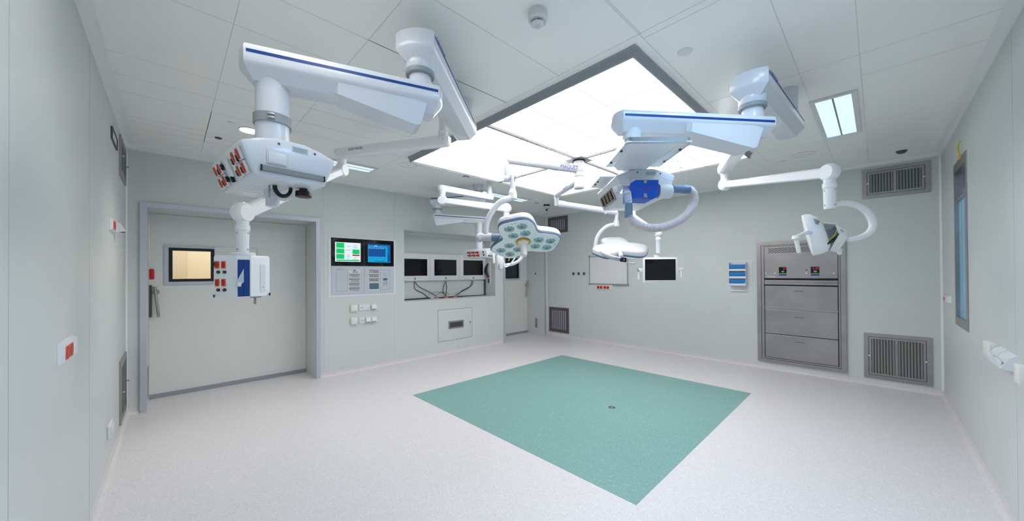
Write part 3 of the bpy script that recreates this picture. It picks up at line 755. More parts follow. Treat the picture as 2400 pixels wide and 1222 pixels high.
mb(M_WHITE2, WALL_B).box(1.452, 1.855, 1.168, 1.262, 0, 0.014, 0.004).build('plate', None, t)
for x in (1.503, 1.578, 1.667, 1.741):
    m = mb(M_ORANGE, WALL_B); m.box(x - 0.031, x + 0.031, 1.185, 1.247, 0.014, 0.018, 0.003); m.use(M_RED).box(x - 0.025, x + 0.025, 1.191, 1.241, 0.018, 0.0195)
    m.build('red_socket', None, t)
m = mb(M_DGREY, WALL_B)
for q in (-0.014, 0, 0.014): m.box(1.815 + q - 0.004, 1.815 + q + 0.004, 1.210 - (0.006 if q == 0 else 0), 1.219 - (0.006 if q == 0 else 0), 0.014, 0.016)
m.build('contact_holes', None, t, 0)
# glove dispenser
gx0, gx1, gz0, gz1 = 4.041, 4.385, 1.203, 1.727
t = wall_thing(WALL_B, (gx0 + gx1) / 2, gz0, 'glove_dispenser', 'white wall rack holding three blue glove boxes left of the steel cabinet', 'glove dispenser')
m = mb(M_WHITE2, WALL_B); m.box(gx0, gx1, gz0, gz1, 0, 0.006, 0.002)
m.use(M_GREY)
for x in (gx0 + 0.014, gx1 - 0.014):
    for z in (gz0 + 0.02, (gz0 + gz1) / 2, gz1 - 0.02): m.box(x - 0.004, x + 0.004, z - 0.004, z + 0.004, 0.006, 0.008)
m.build('back_plate', None, t, 0)
s0, s1 = gx0 + 0.035, gx1 - 0.075
m = mb(M_WHITE2, WALL_B)
for z in (1.306, 1.424, 1.546): m.box(s0, s1, z, z + 0.004, 0.006, 0.105); m.box(s0, s1, z, z + 0.038, 0.101, 0.105, 0.001)
m.box(s0 - 0.004, s0, 1.306, 1.69, 0.006, 0.105); m.box(s1, s1 + 0.004, 1.306, 1.69, 0.006, 0.105)
m.box(s0, s1, gz0 + 0.01, gz0 + 0.03, 0.006, 0.03, 0.004)
m.build('shelf_rack', None, t)
for i, z in enumerate((1.312, 1.430, 1.552)):
    g = thing('glove_box', ('bottom blue glove box in the white rack, with a green corner', 'middle blue glove box in the white rack', 'top blue glove box in the white rack, with a red corner')[i], 'glove box', WALL_B @ Vector(((s0 + s1) / 2, z, 0.05)), 'blue glove boxes')
    m = mb(M_GLOVE, WALL_B); m.box(s0 + 0.004, s1 - 0.004, z, z + 0.104, 0.010, 0.098, 0.002); m.build('carton', None, g)
    if i != 1:
        m = mb(MATS['red_release'] if i == 2 else mat('green_flash', sr(110, 200, 70), 0.5), WALL_B); m.prism([(s1 - 0.045, z + 0.036), (s1 - 0.005, z + 0.036), (s1 - 0.005, z + 0.058)], 0.098, 0.0985); m.build('corner_flash', None, g, 0)

# vents: stainless frame, hinged inner frame, pleated filter
def vent(M, a0, a1, b0, b1, label, double, knob=True, darkf=False):
    t = wall_thing(M, (a0 + a1) / 2, b0, 'air_return_grille', label, 'air grille', 'steel air return grilles')
    fm = mat('bronzed_steel', sr(112, 104, 102), 0.4, 0.5) if (darkf and 'bronzed_steel' not in MATS) else (MATS['bronzed_steel'] if darkf else M_STEEL)
    fw = 0.045
    mb(fm, M).ring((a0, a1, b0, b1), (a0 + fw, a1 - fw, b0 + fw, b1 - fw), 0.0, 0.014).build('frame', None, t, 0)
    i0, i1, j0, j1 = a0 + fw + 0.005, a1 - fw - 0.005, b0 + fw + 0.005, b1 - fw - 0.005
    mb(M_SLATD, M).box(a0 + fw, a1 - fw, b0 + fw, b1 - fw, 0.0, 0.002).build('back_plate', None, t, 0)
    iw = 0.022
    m = mb(fm, M); m.ring((i0, i1, j0, j1), (i0 + iw, i1 - iw, j0 + iw, j1 - iw), 0.002, 0.013)
    if double:
        mid = (a0 + a1) / 2; m.box(mid - 0.012, mid + 0.012, j0 + iw, j1 - iw, 0.002, 0.013)
    m.build('hinged_frame', None, t, 0)
    spans = ((i0 + iw, (a0 + a1) / 2 - 0.012), ((a0 + a1) / 2 + 0.012, i1 - iw)) if double else ((i0 + iw, i1 - iw),)
    for s in spans:
        n = 8 if not darkf else 8; p = (s[1] - s[0]) / n
        m = mb(MATS['filter_mauve'] if darkf else M_SLAT, M)
        prof = [(s[0], 0.002)]
        for k in range(n):
            prof += [(s[0] + k * p + 0.22 * p, 0.0095), (s[0] + k * p + 0.78 * p, 0.0095), (s[0] + (k + 1) * p, 0.002)]
        m.loft([[(x, z, c) for x, c in prof] for z in (j0 + iw, j1 - iw)], caps=False, closed=False)
        m.use(M_SLATD)  # dark strips stand in for the shade in the pleat valleys
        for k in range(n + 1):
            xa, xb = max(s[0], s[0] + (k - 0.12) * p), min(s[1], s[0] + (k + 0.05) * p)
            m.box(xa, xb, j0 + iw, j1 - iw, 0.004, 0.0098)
        m.build('pleated_filter', None, t, 0)
    if knob:
        for x in (i0 + 0.004, i1 - 0.004):
            mb(M_CHROME, M @ Matrix.Translation((x, (b0 + b1) / 2, 0.012))).lathe([(0.006, 0), (0.006, 0.012), (0.012, 0.014), (0.012, 0.022), (0, 0.022)], 14).build('latch_knob', None, t)
mat('filter_mauve', sr(150, 146, 158), 0.8)
vent(WALL_B, 5.667, 6.274, 2.512, 2.907, 'wide steel air grille high on the wall right of the steel cabinet', True)
vent(WALL_B, 5.664, 6.268, 0.099, 0.700, 'large square air grille low on the wall right of the steel cabinet', True)
vent(WALL_B, 0.072, 0.674, 2.512, 2.907, 'small-looking bronze air grille high in the far corner', False, darkf=True)
vent(WALL_B, 0.086, 0.688, 0.099, 0.700, 'bronze air grille low in the far corner beside the corner door', False, darkf=True)
vent(WALL_S, 0.138, 0.742, 2.505, 2.895, 'sharply foreshortened air grille high on the left wall', True)
vent(WALL_S, 0.080, 0.714, 0.100, 0.715, 'sharply foreshortened air grille low on the left wall', True)
# fixtures on the left wall
def red_plate(M, a0, a1, b0, b1, label, dep=0.02, n=2):
    t = wall_thing(M, (a0 + a1) / 2, b0, 'wall_socket', label, 'wall socket')
    m = mb(M_WHITE2, M)
    m.loft([[(a0, b0, 0), (a1, b0, 0), (a1, b1, 0), (a0, b1, 0)], [(a0, b0, 0.003), (a1, b0, 0.003), (a1, b1, 0.003), (a0, b1, 0.003)], [(a0 + 0.012, b0 + 0.012, dep), (a1 - 0.012, b0 + 0.012, dep), (a1 - 0.012, b1 - 0.012, dep), (a0 + 0.012, b1 - 0.012, dep)]])
    m.build('plate', None, t, 20)
    w_ = (a1 - a0 - 0.05) / 3
    for k in range(n):
        x = a1 - 0.025 - w_ * (k + 0.5)
        m = mb(M_ORANGE, M); m.box(x - w_ * 0.42, x + w_ * 0.42, b0 + 0.016, b1 - 0.02, dep, dep + 0.002, 0.001)
        m.use(M_RED); m.at(M @ Matrix.Translation((x, (b0 + b1) / 2 - 0.002, dep + 0.002)) @ Matrix.Diagonal((w_ * 0.33, (b1 - b0) * 0.31, 1, 1))).lathe([(1, 0), (1, 0.0015), (0, 0.0015)], 24)
        m.build('red_socket', None, t)
    return t
red_plate(WALL_S, 3.013, 3.332, 1.150, 1.245, 'white plate with two red sockets at waist height, nearest on the left wall')
t = red_plate(WALL_S, 1.16, 1.487, 1.905, 2.01, 'white plate with red sockets and a sloping lid, high on the left wall')
m = mb(M_WHITE2, WALL_S); m.loft([[(1.06, 1.915, 0.0), (1.16, 1.915, 0.0), (1.16, 2.01, 0.0), (1.06, 2.01, 0.0)], [(1.06, 1.93, 0.07), (1.16, 1.93, 0.07), (1.16, 2.0, 0.035), (1.06, 2.0, 0.035)]])
m.use(M_BLACK).box(1.075, 1.145, 1.922, 1.93, 0.03, 0.062); m.build('sloping_lid', None, t, 20)
m = mb(M_WHITE2, WALL_S); m.box(1.41, 1.63, 0.27, 0.37, 0, 0.016, 0.005); m.box(1.44, 1.60, 0.29, 0.35, 0.016, 0.024, 0.004)
tag(recentre(m.build('cover_plate')), 'blank white cover plate low on the left wall', 'wall plate')
t = wall_thing(WALL_S, 1.19, 2.675, 'picture_frame', 'small dark-framed notice high on the left wall', 'framed notice')
m = mb(M_DGREY, WALL_S); m.ring((0.99, 1.40, 2.672, 2.772), (1.005, 1.385, 2.682, 2.762), 0, 0.012); m.build('frame', None, t, 0)
mb(M_BOARD, WALL_S).box(1.005, 1.385, 2.682, 2.762, 0, 0.006).build('sheet', None, t, 0)
# fixtures on the right wall
red_plate(WALL_R, -0.72, -0.40, 1.178, 1.255, 'white plate with a red rocker beside the tall right-hand window', n=1, dep=0.03)
t = wall_thing(WALL_R, -2.95, 0.95, 'wall_socket', 'bulky white socket block with angled lids on the right wall', 'wall socket')
mb(M_CREAM, WALL_R).box(-2.86, -2.66, 0.945, 1.045, 0, 0.045, 0.006).build('cream_module', None, t)
for k, (a0, a1) in enumerate(((-3.06, -2.87), (-3.27, -3.07))):
    m = mb(M_WHITE2, WALL_R)
    m.loft([[(a0, 0.945, 0.0), (a1, 0.945, 0.0), (a1, 1.04, 0.0), (a0, 1.04, 0.0)], [(a0 + 0.004, 0.957, 0.06), (a1 - 0.004, 0.957, 0.06), (a1 - 0.004, 1.02, 0.03), (a0 + 0.004, 1.02, 0.03)]])
    m.box(a0 + 0.02, a1 - 0.02, 0.96, 1.0, 0.05, 0.062, 0.004); m.build('angled_lid', None, t, 20)
m = mb(M_CREAM, WALL_R); m.box(-3.50, -3.40, 0.92, 1.02, 0, 0.035, 0.006)
tag(recentre(m.build('cover_plate')), 'cream cover plate cut off by the right edge of the photo', 'wall plate')
# tall window in the right wall
t = struct(thing('window_1', 'tall narrow steel-framed window with blue-lit glass in the right wall', 'window', (W, (w0 + w1) / 2, wz0)))
mb(M_STEEL, WALL_R).ring((w0 - 0.01, w1 + 0.01, wz0 - 0.01, wz1 + 0.01), (w0 + 0.035, w1 - 0.035, wz0 + 0.07, wz1 - 0.08), -0.05, 0.008).build('window_frame', None, t, 0)
M_LITPANE = mat('blue_lit_pane', sr(40, 110, 140), 0.06, spec=0.6, emit=sr(96, 158, 180), power=0.40 / GAIN)
m = mb(M_LITPANE, WALL_R); m.box(w0 + 0.035, w1 - 0.035, wz0 + 0.07, wz1 - 0.36, -0.03, -0.02); m.build('pane', None, t, 0)
mb(M_STEEL, WALL_R).box(w0 + 0.035, w1 - 0.035, wz1 - 0.36, wz1 - 0.33, -0.03, -0.005, 0.003).build('transom', None, t, 0)
m = mb(mat('blind_box_glass', sr(80, 100, 122), 0.12), WALL_R); m.box(w0 + 0.035, w1 - 0.035, wz1 - 0.33, wz1 - 0.08, -0.03, -0.02); m.build('upper_pane', None, t, 0)
m = mb(M_FRAME, WALL_R)
for y in (-1.30, -1.46, -1.60): m.box(y - 0.006, y + 0.006, wz0 + 0.07, wz1 - 0.36, -0.02, -0.012)
m.build('vertical_slat', None, t, 0)
m = mb(M_WIREY, WALL_R); m.sweep(smooth_path([(-1.50, 2.60, 0.012), (-1.48, 2.66, 0.02), (-1.50, 2.71, 0.02), (-1.53, 2.73, 0.01)]), 0.006, 8); m.use(M_YELLOW).box(-1.53, -1.46, 2.575, 2.605, 0.0, 0.02, 0.004)
tag(recentre(m.build('earth_wire')), 'short green-yellow wire sticking out above the tall window', 'wire')

# ====================================================== steel warming cabinet
bx0, bx1, bz0, bz1 = 4.451, 5.494, 0.120, 1.998
t = wall_thing(WALL_B, (bx0 + bx1) / 2, bz0, 'warming_cabinet', 'tall built-in stainless steel warming cabinet with three drawers', 'steel cabinet')
def bq(u, v): return on_b(1760 + u / 3.594, 550 + v / 3.594, -0.03)
mb(M_STEEL, WALL_B).ring((bx0, bx1, bz0, bz1), (bx0 + 0.055, bx1 - 0.055, bz0 + 0.045, bz1 - 0.045), 0.0, 0.03).build('outer_frame', None, t, 0)
i0, i1, j0, j1 = bx0 + 0.06, bx1 - 0.06, bz0 + 0.05, bz1 - 0.05
mb(M_BLACK, WALL_B).box(bx0 + 0.05, bx1 - 0.05, bz0 + 0.04, bz1 - 0.04, 0, 0.008).build('carcass', None, t, 0)
f0, f1 = bq(113, 300)[0], bq(731, 300)[0]
zt1 = bq(107, 105)[1]; zt0 = bq(108, 368)[1]
mb(M_STEEL, WALL_B).ring((i0, i1, j0, j1), (f0 - 0.006, f1 + 0.006, bq(117, 1028)[1] - 0.006, zt1 + 0.006), 0.006, 0.024).build('inner_frame', None, t, 0)
pn = mb(M_STEEL, WALL_B).box(f0, f1, zt0, zt1, 0.008, 0.027, 0.002).build('control_fascia', None, t, 0)
m = mb(M_BLACK, WALL_B)
x0 = f0 + 0.05
for r_ in range(5):
    n = 19
    for k in range(n):
        a = x0 + k * 0.0415 + (0.02 if r_ % 2 else 0)
        if a + 0.03 < f1 - 0.03: m.box(a, a + 0.030, zt1 - 0.035 - r_ * 0.0165, zt1 - 0.027 - r_ * 0.0165, 0.027, 0.028)
m.build('vent_slots', None, pn, 0)
for (u, v) in ((267, 301), (540, 299)):
    x, z = bq(u, v)
    m = mb(M_GLASSBLACK, WALL_B); m.box(x - 0.048, x + 0.048, z - 0.048, z + 0.048, 0.027, 0.031, 0.002); m.build('digital_display', None, pn, 0)
    text('37' if u < 400 else '2.70', 0.042, WALL_B @ Matrix.Translation((x + 0.044, z + 0.008, 0.0312)), G_LEDR, pn, 'red_digits', align='RIGHT')
    text('40', 0.038, WALL_B @ Matrix.Translation((x + 0.02, z - 0.034, 0.0312)), G_LEDG, pn, 'green_digits', align='RIGHT')
    m = mb(M_BLUEBTN, WALL_B); m.box(x - 0.048, x + 0.048, z - 0.085, z - 0.058, 0.027, 0.030, 0.001)
    for k in range(4): m.use(M_BLUE).box(x - 0.042 + k * 0.023, x - 0.027 + k * 0.023, z - 0.080, z - 0.063, 0.030, 0.032)
    m.build('button_bar', None, pn, 0)
m = mb(M_DRED, WALL_B)
x, z = bq(466, 299); m.at(WALL_B @ Matrix.Translation((x, z, 0.027))).lathe([(0.009, 0), (0.008, 0.005), (0, 0.006)], 14)
m.use(M_WHITE2)
for (u, v) in ((466, 325), (201, 327), (128, 328), (697, 327)): x, z = bq(u, v); m.at(WALL_B @ Matrix.Translation((x, z, 0.027))).lathe([(0.011, 0), (0.010, 0.005), (0.004, 0.006), (0, 0.003)], 14)
m.build('indicator', None, pn)
x, z = bq(133, 358); text('Mediline', 0.035, WALL_B @ Matrix.Translation((x, z - 0.005, 0.0272)), M_WHITE2, pn)
mb(M_STEEL, WALL_B).box(f0, f1, bq(110, 425)[1] + 0.045, zt0 - 0.03, 0.008, 0.030, 0.003).build('cross_rail', None, t, 0)
mb(M_STEEL, WALL_B).box(f0, f1, bq(110, 425)[1] + 0.008, bq(110, 425)[1] + 0.042, 0.008, 0.026, 0.002).build('cross_rail', None, t, 0)
def drawer(v0, v1, hv0, hv1):
    zt, zb = bq(113, v0)[1], bq(117, v1)[1]
    dr = mb(M_STEEL, WALL_B).box(f0 + 0.003, f1 - 0.003, zb, zt, 0.008, 0.028, 0.003).build('drawer', None, t, 0)
    xm = bq(404, 480)[0]; z1_, z0_ = bq(404, hv0)[1], bq(404, hv1)[1]
    m = mb(M_DGREY, WALL_B); m.ring((xm - 0.07, xm + 0.07, z0_ - 0.012, z1_ + 0.012), (xm - 0.055, xm + 0.055, z0_, z1_), 0.028, 0.0295)
    m.mats = [M_GREY]; m.use(M_STEEL).box(xm - 0.055, xm + 0.055, z0_, z1_ - 0.008, 0.028, 0.0285); m.use(M_DGREY).box(xm - 0.055, xm + 0.055, z1_ - 0.008, z1_, 0.028, 0.0285); m.build('recessed_pull', None, dr, 0)
drawer(432, 607, 476, 492); 
drawer(628, 828, 699, 716); drawer(833, 1028, 908, 926)
zz = bq(115, 617)[1]
mb(M_STEEL, WALL_B).box(f0, f1, zz - 0.018, zz + 0.018, 0.008, 0.026, 0.002).build('cross_rail', None, t, 0)

# =============================================================== ceiling bits
def disc(u, v, r, label, name='ceiling_cover', cat='ceiling cover', mt=None, h=0.006, group='round ceiling covers'):
    x, y = on_z(u, v, H); m = mb(mt or M_WHITE2, Matrix.Translation((x, y, 0))); m.lathe([(r, H), (r, H - h * 0.5), (r * 0.93, H - h), (0, H - h)], 28)
    o = m.build(name); return tag(recentre(o), label, cat, group)
disc(1605, 121, 0.045, 'round blank cover on the ceiling right of the luminous panel corner')
disc(543, 288, 0.035, 'round blank cover on the ceiling above the left door')
disc(1832, 378, 0.05, 'round blank cover on the ceiling near the right spring arm')
disc(1258, 476, 0.045, 'dark-rimmed round cover beside the dome camera', mt=M_GREY)
disc(989, 388, 0.04, 'round blank cover beside the ceiling speaker on the left')
disc(512, 323, 0.03, 'small dark sprinkler plate on the ceiling above the left door', 'sprinkler_plate', 'sprinkler', M_DGREY, 0.01, None)
for (u, v, lab) in ((957, 387, 'round ceiling speaker left of the luminous panel'), (1883, 362, 'round ceiling speaker near the right wall'), (1306, 467, 'round ceiling speaker near the far corner')):
    x, y = on_z(u, v, H); t = thing('ceiling_speaker', lab, 'speaker', (x, y, H - 0.008), 'round ceiling speakers')
    mb(M_WHITE2, Matrix.Translation((x, y, 0))).lathe([(0.12, H), (0.118, H - 0.006), (0.10, H - 0.008), (0.098, H - 0.005)], 36, False).build('rim', None, t)
    m = mb(M_CEIL, Matrix.Translation((x, y, 0))); m.lathe([(0.098, H - 0.004), (0, H - 0.006)], 36, False); m.use(M_GREY).lathe([(0.014, H - 0.007), (0.0, H - 0.007)], 16, False); m.build('grille', None, t)
x, y = on_z(1260, 28, H)
t = thing('smoke_detector', 'round white smoke detector on the ceiling at the top of the photo', 'smoke detector', (x, y, H - 0.09))
T_ = Matrix.Translation((x, y, 0))
mb(M_WHITE2, T_).lathe([(0.052, H), (0.054, H - 0.01), (0.054, H - 0.045), (0.046, H - 0.055), (0.03, H - 0.055)], 36).build('base', None, t)
m = mb(M_WHITE2, T_); m.lathe([(0.036, H - 0.066), (0.036, H - 0.072), (0.03, H - 0.078), (0, H - 0.078)], 32)
for k in range(6): m.at(T_ @ Matrix.Rotation(k * PI / 3, 4, 'Z')).box(0.028, 0.042, -0.002, 0.002, H - 0.07, H - 0.05)
m.at(T_).use(M_GREY).lathe([(0.012, H - 0.0785), (0.010, H - 0.0785)], 20, False); m.build('sensing_head', None, t)
mb(M_DGREY, T_).lathe([(0.026, H - 0.055), (0.026, H - 0.068)], 24).build('chamber', None, t)
x, y = on_z(1281, 480, H)
t = thing('dome_camera', 'white pan-and-tilt camera on a black bracket in the far ceiling corner', 'camera', (x, y, H - 0.2))
AX = along(-FW, (x, y, H))
mb(M_BLACK, AX).box(-0.05, 0.05, -0.065, 0.065, -0.03, 0, 0.006).build('bracket', None, t)
m = mb(M_WHITE2, AX); m.box(-0.045, 0.045, -0.045, 0.045, -0.075, -0.03, 0.01); m.box(-0.03, 0.03, -0.048, -0.036, -0.15, -0.07, 0.006); m.box(-0.03, 0.03, 0.036, 0.048, -0.15, -0.07, 0.006)
m.build('yoke', None, t)
b_ = mb(M_WHITE2, AX).ball((0, 0, -0.115), 0.04).build('camera_ball', None, t)
mb(M_BLACK, AX).tube((0.03, 0, -0.12), (0.05, 0, -0.125), 0.022).build('lens', None, b_)
x, y = on_z(2113, 354, H)
m = mb(M_DGREY, Matrix.Translation((x, y, 0))); m.lathe([(0.05, H), (0.05, H - 0.008), (0.03, H - 0.03), (0, H - 0.035)], 24)
tag(recentre(m.build('ceiling_sensor')), 'small dark sensor on the ceiling above the upper right grille', 'sensor')
x, y = on_z(1095, 413, H)
m = mb(M_GREY, Matrix.Translation((x, y, 0))); m.prism([(-0.05, -0.05), (0.05, -0.05), (0.0, 0.05)], H - 0.012, H, 0.003)
tag(recentre(m.build('ceiling_sensor')), 'small grey triangular sensor under the edge of the luminous panel', 'sensor')

# ================================================================ PENDANTS
def skytron_mark(M, size, parent, mt=M_MARK):
    # round swirl emblem followed by the word, reading along local x
    m = mb(mt, M @ Matrix.Diagonal((1, 1, 0.12, 1)))
    for s in (1, -1):
        pts = [(0.36 * size * math.cos(a) * s, 0.36 * size * math.sin(a) * s + 0.35 * size, 0) for a in [PI * 0.05 + PI * 0.95 * i / 10 for i in range(11)]]
        m.sweep(pts, [size * 0.03 + size * 0.07 * math.sin(PI * i / 10) for i in range(11)], 6, flat=0.3)
    m.sweep([(-0.2 * size, 0.5 * size, 0), (0.2 * size, 0.2 * size, 0)], size * 0.06, 6)
    m.build('emblem', None, parent)
    text('SKYTRON', size, M @ Matrix.Translation((0.48 * size, 0, 0)), mt, parent)

def big_arm(t, p0, p1, zb, ext0, ext1, w=0.215, h=0.148, stripe_side=(1, -1), mark=None, cover=False, name='support_arm'):
    """flat box arm from joint p0 to joint p1; zb = underside"""
    p0, p1 = Vector((*p0, zb)), Vector((*p1, zb)); d = (p1 - p0); L = d.length
    A = along(d, p0)
    def plan(ins, z, x0, x1):
        hw = w / 2 - ins; bulge = 0.035; n = 8; out = []
        for i in range(n + 1):
            y = -hw + 2 * hw * i / n; out.append((x1 - ins - bulge * (y / (w / 2)) ** 2, y, z))
        for i in range(n + 1):
            y = hw - 2 * hw * i / n; out.append((x0 + ins + bulge * (y / (w / 2)) ** 2, y, z))
        return out
    prof = [(0.062, 0.0), (0.05, 0.004), (0.012, 0.050), (0.003, 0.060), (0.0, 0.07), (0.0, h - 0.022), (0.006, h - 0.008), (0.02, h)]
    m = mb(M_WHITE, A); m.loft([plan(i, z, -ext0, L + ext1) for i, z in prof])
    arm = m.build(name, None, t, 28)
    for s in stripe_side:
        y0 = s * (w / 2)
        mb(M_BLUE, A).box(-ext0 + 0.045, L + ext1 - 0.045, min(y0 - 0.002 * s, y0 + 0.0012 * s), max(y0 - 0.002 * s, y0 + 0.0012 * s), h - 0.047, h - 0.033).build('blue_stripe', None, arm, 0)
    for x in (-ext0 + 0.035, L + ext1 - 0.035):
        for s in (1, -1): mb(M_GREY, A).box(x - 0.0008, x + 0.0008, s * w / 2 - 0.0006, s * w / 2 + 0.0006, 0.07, h - 0.03).build('end_cap_seam', None, arm, 0)
    if mark:
        side, x = mark
        if side > 0: Mk = A @ basis((-1, 0, 0), (0, 0, 1), (0, 1, 0), (x, w / 2 + 0.001, 0.122))
        else: Mk = A @ basis((1, 0, 0), (0, 0, 1), (0, -1, 0), (x, -w / 2 - 0.001, 0.122))
        skytron_mark(Mk, 0.032, arm)
    if cover:
        m = mb(M_WHITE, A); cw = 0.088
        x0_, x1_ = cover
        secs = [[(x, y, z) for x, y, z in ((x0_ - 0.02, -cw, 0.04), (x0_ - 0.02, cw, 0.04), (x0_ + 0.01, cw * 0.8, -0.072), (x0_ + 0.01, -cw * 0.8, -0.072))],
                [(x0_ + 0.035, -cw * 1.05, 0.05), (x0_ + 0.035, cw * 1.05, 0.05), (x0_ + 0.035, cw * 0.86, -0.083), (x0_ + 0.035, -cw * 0.86, -0.083)],
                [(x1_ - 0.03, -cw * 1.1, 0.05), (x1_ - 0.03, cw * 1.1, 0.05), (x1_ - 0.03, cw * 0.95, 0.0), (x1_ - 0.03, -cw * 0.95, 0.0)],
                [(x1_, -cw * 0.9, 0.045), (x1_, cw * 0.9, 0.045), (x1_ - 0.008, cw * 0.7, 0.012), (x1_ - 0.008, -cw * 0.7, 0.012)]]
        m.loft(secs); m.build('brake_cover', None, arm, 30)
    return arm

def joint_down(t, p, z0, z1, r=0.077):
    """pivot between two arms: white drum, grey ring, neck"""
    T_ = Matrix.Translation((p[0], p[1], 0))
    g = mb(M_WHITE, T_).lathe([(r * 0.99, z0 + 0.05), (r, z0 - 0.0), (r, z1 + 0.075), (r * 0.96, z1 + 0.07)], 36).build('pivot_drum', None, t)
    mb(M_GREY, T_).lathe([(r * 0.9, z1 + 0.078), (r * 1.03, z1 + 0.078), (r * 1.03, z1 + 0.056), (r * 0.98, z1 + 0.052), (r * 0.80, z1 + 0.052)], 36).build('pivot_ring', None, g)
    mb(M_WHITE, T_).lathe([(r * 0.79, z1 + 0.08), (r * 0.79, z1 + 0.03), (r * 0.86, z1 + 0.02), (r * 0.86, z1 - 0.05)], 36).build('pivot_neck', None, g)
    return g

def ceiling_mount(t, p, z1, r=0.084):
    T_ = Matrix.Translation((p[0], p[1], 0))
    mb(M_WHITE, T_).lathe([(r * 1.01, H), (r, H - 0.01), (r * 0.97, z1 + 0.05), (r * 0.97, z1 + 0.048)], 36).build('ceiling_mount', None, t)
    mb(M_STEEL, T_).lathe([(r * 0.85, z1 + 0.055), (r * 0.85, z1 + 0.0), (r * 0.8, z1 - 0.05)], 36).build('mount_ring', None, t)

def column(t, p, z0, z1, r=0.066, clamp=None):
    T_ = Matrix.Translation((p[0], p[1], 0))
    cl = mb(M_WHITE, T_).lathe([(r * 1.08, z0 + 0.05), (r * 1.08, z0 - 0.02), (r * 1.03, z0 - 0.035), (r * 1.04, z0 - 0.05), (r * 1.04, z1)], 40).build('column', None, t)
    if clamp:
        m = mb(M_GREY, T_); m.lathe([(r * 1.04, clamp + 0.022), (r * 1.16, clamp + 0.022), (r * 1.16, clamp - 0.02), (r * 1.04, clamp - 0.02)], 40, False)
        a = math.atan2(CAM.y - p[1], CAM.x - p[0]) - 0.05
        Mx = T_ @ Matrix.Rotation(a, 4, 'Z')
        m.use(M_STEEL2).at(Mx); m.box(r * 1.1, r * 1.26, -0.016, 0.012, clamp + 0.004, clamp + 0.014, 0.002); m.box(r * 1.1, r * 1.26, -0.016, 0.012, clamp - 0.012, clamp - 0.002, 0.002)
        m.build('clamp_ring', None, cl)
    return cl

